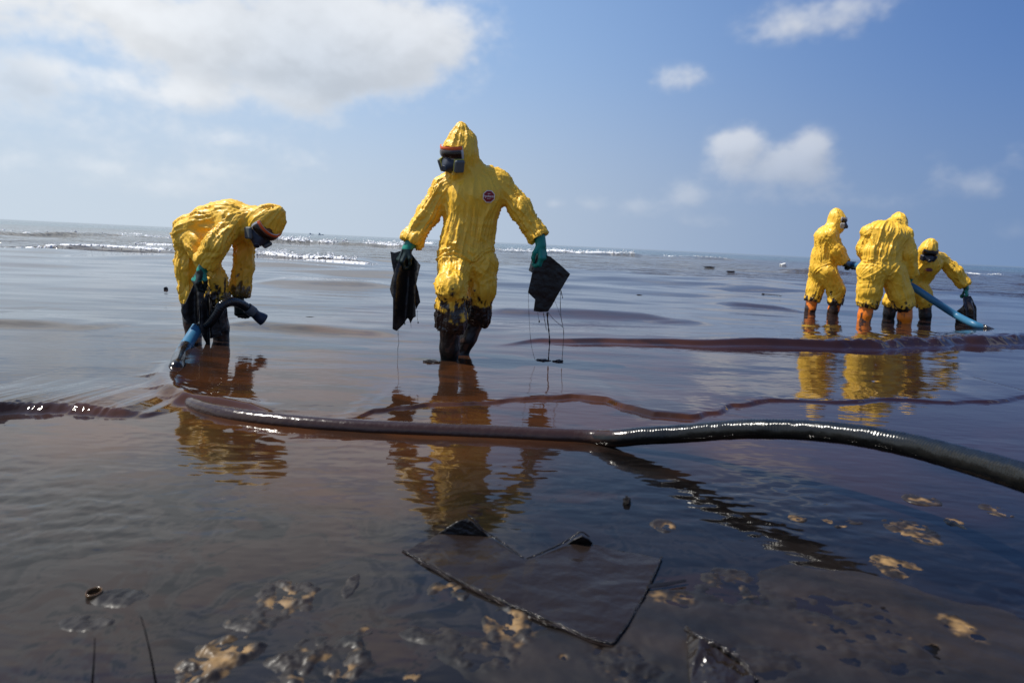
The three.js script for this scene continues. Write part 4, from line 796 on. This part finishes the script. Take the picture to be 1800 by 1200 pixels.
// ---------- soaked pads ----------
function pad(label, group, base, z, layers, mat = M.oil) {
  const g = thing('absorbent_pad', base, label, 'absorbent pad', group);
  layers.forEach(({ pts, dz, bend, thick = 0.005, name = 'fold' }, i) => {
    const out = pts.map(([x, y]) => atZ(x, y, z + (dz ?? 0)));
    part(name, sheet(out, pts.map(([x, y]) => [x, -y]), 0.014, (p, t) => { const q = p.clone(), k = bend ? bend(t.x, -t.y) : 0; q.z += k + 0.004 * fbm(p.x * 14 + i * 5, p.y * 14, i, 3); return q; }, thick), mat, g);
  });
  return g;
}
function strands(g, list, z, mat = M.oilWet) {
  for (const { pts, r = 0.0022, drop } of list) {
    const p = pts.map(([x, y]) => atZ(x + (rnd() - 0.5) * 0.8, y, z));
    part('oil_strand', tube(p, (t) => r * (0.7 + 0.9 * Math.abs(N(t * 9, pts[0][0], 2)) * 2), 50, 7), mat, g);
    if (drop) { const s = new THREE.SphereGeometry(drop, 10, 8); s.scale(1, 1.9, 1); const e = p[p.length - 1]; s.translate(e.x, e.y, e.z); part('oil_drop', s, mat, g); }
  }
}
const padGroup = 'oil soaked pads carried by the workers';
{
  const z = zC + 0.1, fold = (x, y) => 0.045 * Math.cos((x - 700) * 0.155 + (y - 440) * 0.012) * smooth(y, 440, 490);
  const g = pad('black pad hanging in long ragged folds left of the central worker', padGroup, atZ(712, 445, z), z, [
    { pts: [[686, 442], [694, 444], [707, 440], [722, 442], [718, 470], [700, 488], [692, 480]], dz: -0.05, name: 'back_fold' },
    { pts: [[707, 438], [715, 440], [722, 444], [730, 455], [740, 466], [736, 484], [731.7, 503], [731, 530], [732.5, 555], [727, 558], [721.7, 567], [718, 561], [714, 560], [708, 570], [697.5, 581], [692, 577], [692.5, 550], [693, 523], [686, 508], [690, 492], [697, 470], [703, 452]], bend: fold },
    { pts: [[731, 496], [735, 512], [738.7, 531], [735, 536], [731, 544], [728, 520]], dz: -0.03, name: 'back_fold' },
  ]);
  strands(g, [{ pts: [[700, 578], [699.5, 590], [700.5, 602], [699, 612], [700, 640]], r: 0.0013 }, { pts: [[711, 562], [711.5, 569]], r: 0.0016, drop: 0.004 }, { pts: [[722, 564], [722.5, 576]], r: 0.001 }, { pts: [[733.5, 545], [733, 558], [734.5, 567]], r: 0.001, drop: 0.004 }], z);
}
{
  const z = zC + 0.06, crease = (x, y) => { const t = (x - 944) + (y - 455) * 0.36; return t < 0 ? t * 0.007 : 0.006 * Math.sin(t * 0.09) - t * 0.0012; };
  const g = pad('flat folded black pad trailing oil strands under the green glove of the central worker', padGroup, atZ(956, 450, z), z, [
    { pts: [[938, 449], [945.5, 446.6], [957, 448], [968, 451], [986, 466], [1004, 482.3], [985, 514], [964, 549.4], [950, 549.5], [938.3, 547.3], [941, 526.7], [934, 520], [928, 513.7], [932, 496], [935.7, 479], [930, 476], [934, 462]], bend: crease, thick: 0.007 },
  ]);
  strands(g, [
    { pts: [[928.5, 514], [929, 540], [931, 570], [934, 605], [937, 620], [940, 632]], r: 0.0011 }, { pts: [[945, 549], [946, 556], [948, 565]], r: 0.0012, drop: 0.005 },
    { pts: [[955, 549], [958, 565], [961, 580]], r: 0.0018 }, { pts: [[962, 549], [963, 565], [965, 580], [966, 600], [965, 618], [964, 635]], r: 0.0042 }, { pts: [[964, 549], [972, 560], [983, 569], [990, 575]], r: 0.0014 },
    { pts: [[986, 511], [985, 535], [987, 560], [991, 580], [990, 605], [988, 634]], r: 0.0018 }, { pts: [[986, 510], [988.5, 523]], r: 0.0022, drop: 0.003 }, { pts: [[976, 530], [983, 550], [988, 562]], r: 0.0009 },
  ], z);
}
pad('black pads bunched in the oily glove of the bending worker', padGroup, atZ(350, 520, zL + 0.22), zL + 0.22, [
  { pts: [[337, 498], [350, 494], [362, 500], [360, 515], [356, 530], [350, 555], [347, 572], [339, 570], [331, 568], [325, 556], [320, 544], [328, 532], [332, 518]], bend: (x, y) => 0.03 * Math.cos((x - 325) * 0.22) },
  { pts: [[359, 516], [366, 524], [376, 545], [382, 568], [387, 590], [372, 594], [362, 592], [354, 575], [352, 560]], dz: -0.07, bend: (x, y) => 0.025 * Math.cos((x - 350) * 0.26), name: 'back_fold' },
  { pts: [[352, 548], [358, 520], [363, 545], [368, 575], [370, 606], [365, 614], [361, 605], [354, 578], [350, 568]], dz: -0.03, bend: (x, y) => 0.02 * Math.sin((x - 350) * 0.35) },
]);
{
  const z = zR3 + 0.16;
  const g = pad('glistening dark pad hanging from the outstretched arm of the stooping worker', padGroup, atZ(1702, 525, z), z, [
    { pts: [[1695, 520], [1707, 520], [1712, 530], [1717, 541], [1724, 556], [1720, 571], [1700, 574], [1680, 572], [1681, 560], [1682.5, 546.6], [1690, 532]], bend: (x, y) => smooth(y, 520, 545) * (0.1 * Math.cos((x - 1696) * 0.09) + 0.03 * Math.cos(x * 0.45)), thick: 0.008 },
  ], M.oilWet);
  strands(g, [{ pts: [[1681, 568], [1679, 576]], r: 0.003 }, { pts: [[1690, 570], [1690, 578]], r: 0.003 }, { pts: [[1698, 572], [1697, 578]], r: 0.003 }], z + 0.02);
}
{ // sheet lying in the oil in front, two corners turned up
  const e = (x, y, h) => { const q = atY(x, y, h); return q; };
  const o = [[708, 968, 0.008], [735, 951, 0.012], [772, 936, 0.012], [800, 938, 0.012], [822, 939, 0.012], [845, 940, 0.012], [862, 944, 0.012], [880, 952, 0.012], [900, 966, 0.012], [922, 981, 0.010], [945, 975, 0.012], [972, 964, 0.012], [1000, 954, 0.012], [1024, 952, 0.012], [1042, 953, 0.012], [1050, 955, 0.012], [1080, 962, 0.008], [1125, 969, 0.008], [1163, 979, 0.012], [1140, 1030, 0.012], [1110, 1085, 0.012], [1077, 1131, 0.014], [1040, 1122, 0.014], [980, 1097, 0.014], [900, 1063, 0.014], [820, 1027, 0.014], [760, 995, 0.012]];
  const lifts = [[905, 1010, 0.006], [880, 985, 0.008]].map(([x, y, h]) => [e(x, y, h), h]), outl = o.map(([x, y, h]) => { const q = e(x, y, h); q.y = Math.min(h, 0.012); return q; }), c = e(930, 1020, 0);
  const g = thing('absorbent_pad', c, 'large black sheet lying flat in the foreground oil, two corners turned up', 'absorbent pad');
  part('sheet', sheet(outl, outl.map((p) => [p.x * 250, -p.z * 250]), 0.012, (p) => { const q = p.clone(); q.y += 0.005 * fbm(p.x * 6, p.z * 9, 4, 3) - 0.0085; let up = 0; for (const [l, h] of lifts) up = Math.max(up, h * Math.exp(-((p.x - l.x) ** 2 + (p.z - l.z) ** 2) / 0.0042)); q.y += up; return q; }, 0.004), (() => { const m = M.oil.clone(); m.name = 'oil_slick_pad'; m.color.setRGB(0.016, 0.011, 0.009); m.roughness = 0.25; m.specularIntensity = 0.4; m.bumpScale = 0.003; return m; })(), g);
  const rim = [o[0], ...o.slice(21).reverse()].map(([x, y, h]) => e(x, y, h - 0.006));
  part('wet_edge', tube(rim, (t) => 0.0028 + 0.0014 * N(t * 60, 3, 1), 320, 8), M.oilWet, g);
  const flap = (pts, curl) => { const q = pts.map(([x, y, h]) => e(x, y, h)); part('turned_up_corner', sheet(q, pts.map(([x, y]) => [x, -y]), 0.012, (p) => { const k = p.clone(); k.z += curl * p.y * (1 + 0.5 * N(p.x * 12, p.y * 12, 3)); return k; }, 0.004), M.oil, g); };
  flap([[770, 937, 0.004], [792, 921, 0.026], [810, 908, 0.046], [822, 904, 0.052], [832, 912, 0.044], [846, 928, 0.024], [858, 942, 0.004], [820, 940, 0.003]], 0.5);
  flap([[996, 956, 0.003], [1008, 944, 0.022], [1022, 935, 0.036], [1034, 942, 0.026], [1042, 954, 0.004], [1020, 956, 0.003]], 0.6);
  const edge = (pts, r) => part('wet_edge', tube(pts.map(([x, y, h]) => e(x, y, h)), (t) => r * (1 + 0.5 * N(t * 40, r * 900, 3)), 160, 8), M.oilWet, g);
  edge([[822, 904, 0.053], [834, 914, 0.044], [848, 930, 0.024], [866, 942, 0.012], [890, 958, 0.008], [920, 980, 0.005]], 0.0022);
  edge([[926, 982, 0.005], [960, 968, 0.009], [995, 951, 0.018], [1022, 935, 0.037], [1036, 943, 0.027]], 0.0024);
  edge([[1163, 979, 0.006], [1140, 1030, 0.006], [1110, 1085, 0.007], [1077, 1131, 0.008]], 0.003);
  const tail = [[1138, 1028, 0.012], [1165, 1024, 0.012], [1205, 1018, 0.012], [1207, 1022, 0.008], [1170, 1030, 0.006], [1140, 1034, 0.008]].map(([x, y, h]) => e(x, y, h));
  part('loose_strip', sheet(tail, tail.map((p) => [p.x * 250, -p.z * 250]), 0.02, (p) => p, 0.004), M.oil, g);
}

// ---------- small things on the oil ----------
function lump(name, label, category, group, px, py, size, mat, sq = 0.5, lift = 0) {
  const c = atY(px, py), g = new THREE.IcosahedronGeometry(1, 4), p = g.attributes.position, sd = px * 0.37;
  c.y = waterY(c.x, c.z, 0.02);
  for (let i = 0; i < p.count; i++) { const k = 1 + 0.55 * fbm(p.getX(i) * 1.6 + sd, p.getY(i) * 1.6, p.getZ(i) * 1.6, 4); p.setXYZ(i, p.getX(i) * k * size[0], p.getY(i) * k * sq * size[1] + lift, p.getZ(i) * k * size[1]); }
  g.computeVertexNormals();
  const m = mesh(name, g, mat); m.position.copy(c);
  return tag(m, label, category, group);
}
lump('oil_clump', 'ragged black clump of oil where the thick strand meets the water', 'oil clump', 'oil clumps on the water', 955, 633, [0.05, 0.022], M.oilWet);
lump('oil_clump', 'small spiky black clump of oil right of the thick strand', 'oil clump', 'oil clumps on the water', 982, 635, [0.034, 0.02], M.oilWet, 0.8);
lump('oil_clump', 'rounded brown lump of oil beside the foremost boot of the central worker', 'oil clump', 'oil clumps on the water', 757, 636, [0.055, 0.03], M.oilWet, 0.5);
lump('pebble', 'dark shiny pebble on the oil between the hose and the black sheet', 'pebble', null, 1102, 884, [0.012, 0.016], M.oilWet, 0.9, 0.006);
lump('oil_clump', 'small black oil blob floating left of the central worker, near the nozzle', 'oil clump', 'oil clumps on the water', 545, 559, [0.04, 0.012], M.oilWet, 0.3);
lump('oil_clump', 'tiny black ball on the water left of the bending worker', 'oil clump', 'oil clumps on the water', 291, 510, [0.028, 0.028], M.oilWet, 0.9, 0.01);
lump('driftwood', 'dark low driftwood floating far out between the surf and the three workers', 'driftwood', 'dark flotsam far out', 1247, 470.5, [0.28, 0.08], M.oilWet, 0.5, 0.02);
lump('driftwood', 'dark curved piece of flotsam right of the floating driftwood, nearer the camera', 'driftwood', 'dark flotsam far out', 1285, 480, [0.17, 0.06], M.oilWet, 0.5, 0.02);
lump('oil_clump', 'small dark fleck on the water midway between the central worker and the three', 'oil clump', 'oil clumps on the water', 1124, 518, [0.05, 0.03], M.oilWet, 0.4);
{ // thin stick afloat
  const a = atY(1342, 517, 0.012), b = atY(1358, 518, 0.012), d = atY(1374, 520, 0.008);
  const g = thing('floating_stick', a, 'thin dark stick afloat left of the three workers', 'stick'); part('stick_shaft', tube([a, b, d], 0.008, 30, 7), M.oilWet, g); const k = new THREE.SphereGeometry(0.03, 12, 8); k.scale(1.2, 0.7, 1); k.translate(a.x, a.y, a.z); part('knot', k, M.oilWet, g);
}
{ // white box-like float far out
  const c = atY(1377, 469.5), g = thing('floating_container', c, 'white plastic container floating left of the standing worker on the right', 'container'), w = new THREE.MeshStandardMaterial({ name: 'white_plastic', color: rgb(0.75, 0.73, 0.68), roughness: 0.5 });
  const b = new RoundedBoxGeometry(0.4, 0.3, 0.3, 4, 0.07); b.rotateZ(0.35); b.translate(c.x, c.y + 0.14, c.z); part('container_body', b, w, g);
  const n = new THREE.CylinderGeometry(0.06, 0.07, 0.12, 16); n.rotateZ(0.35 + 1.2); n.translate(c.x - 0.2, c.y + 0.2, c.z); part('cap', n, w, g);
}
{ // ring lying on the oil
  const c = atY(165, 1043, 0.006), g = thing('ring', c, 'small brown ring lying on the oil at the lower left', 'ring'), pts = []; for (const [r, y] of [[0.0135, -0.006], [0.0165, -0.006], [0.0172, 0.001], [0.0165, 0.006], [0.0148, 0.0068], [0.0138, 0.005], [0.0135, -0.006]]) pts.push(new THREE.Vector2(r, y));
  const l = new THREE.LatheGeometry(pts, 48); l.rotateX(0.12); l.translate(c.x, c.y, c.z); part('rim', l, new THREE.MeshPhysicalMaterial({ name: 'brown_ring', color: rgb(0.11, 0.06, 0.025), roughness: 0.2 }), g);
  const d = new THREE.CylinderGeometry(0.0137, 0.0137, 0.003, 40); d.rotateX(0.12); d.translate(c.x, c.y - 0.003, c.z); part('inner_disc', d, M.oilWet, g);
}
for (const [pts, lab] of [[[[247, 1083, 0.055], [256, 1115, 0.04], [264, 1150, 0.025], [274, 1205, 0.0]], 'longer black twig standing in the oiled sand at the lower left'], [[[166, 1120, 0.04], [165, 1150, 0.028], [163, 1180, 0.014], [160, 1215, 0.0]], 'shorter black twig left of the longer one at the lower edge']]) {
  const b = atY(pts[3][0], pts[3][1]), p = pts.map(([x, y, h]) => { const d = ray(x, y), z = b.z + h * 0.25; return EYE.clone().addScaledVector(d, (z - EYE.z) / d.z); });
  const g = thing('twig', b, lab, 'twig', 'twigs at the lower left'); part('twig_stem', tube(p, (t) => 0.0006 + 0.0016 * t, 50, 7, (s) => 0.0003 * N(s * 200, 1, 1)), M.oil, g);
}
{ // shiny crumpled plastic at the lower edge
  const c = atY(1265, 1175), g = thing('plastic_scrap', c, 'crumpled oil covered plastic scrap shining at the lower edge', 'scrap');
  const o = [[1208, 1108, 0.02], [1232, 1122, 0.04], [1262, 1136, 0.035], [1300, 1160, 0.03], [1325, 1195, 0.02], [1325, 1240, 0.01], [1270, 1250, 0.01], [1222, 1240, 0.012], [1212, 1180, 0.012]].map(([x, y, h]) => atY(x, y, h));
  part('scrap_sheet', sheet(o, o.map((p) => [p.x * 250, -p.z * 250]), 0.007, (p) => { const q = p.clone(); q.y += 0.012 * N(p.x * 12, p.z * 12, 2) + 0.005 * N(p.x * 40 + 4, p.z * 40, 6) + 0.002 * N(p.x * 90, p.z * 90, 3); return q; }, 0.003), M.oilWet, g);
  part('rolled_rim', tube([[1206, 1104, 0.022], [1222, 1116, 0.038], [1246, 1127, 0.042], [1276, 1142, 0.038], [1306, 1164, 0.032], [1330, 1198, 0.02]].map(([x, y, h]) => atY(x, y, h)), (t) => 0.0055 + 0.0025 * N(t * 26, 2, 7), 160, 10), M.oilWet, g);
}
// ships on the horizon
for (const [x, w, h, lab] of [[565, 26, 8, 'tiny grey ship on the horizon, nearest the central worker of the two'], [548, 18, 6, 'smaller grey ship on the horizon left of its neighbour']]) {
  const a = azel(x, 415)[0], D = 3600, c = V(Math.sin(a) * D, 0, -Math.cos(a) * D), g = thing('ship', c, lab, 'ship', 'ships on the horizon'), m = new THREE.MeshStandardMaterial({ name: 'ship_grey', color: rgb(0.25, 0.3, 0.36), roughness: 0.8 });
  const hull = new THREE.Shape(); hull.moveTo(-w / 2, h * 0.4); hull.lineTo(-w * 0.44, 0); hull.lineTo(w * 0.42, 0); hull.lineTo(w / 2, h * 0.45); hull.closePath();
  const hg = new THREE.ExtrudeGeometry(hull, { depth: 20, bevelEnabled: false }); mesh('hull', hg, m, g);
  const br = new THREE.BoxGeometry(w * 0.14, h * 0.6, 14); br.translate(-w * 0.3, h * 0.7, 10); mesh('bridge', br, m, g);
  const fu = new THREE.CylinderGeometry(3, 4, h * 0.4, 12); fu.translate(-w * 0.36, h * 1.1, 10); mesh('funnel', fu, m, g);
}

const renderer = new THREE.WebGLRenderer({ antialias: true });
renderer.toneMapping = THREE.LinearToneMapping; renderer.toneMappingExposure = EXPOSURE;
renderer.shadowMap.enabled = true; renderer.shadowMap.type = THREE.PCFSoftShadowMap;
renderer.render(scene, camera);
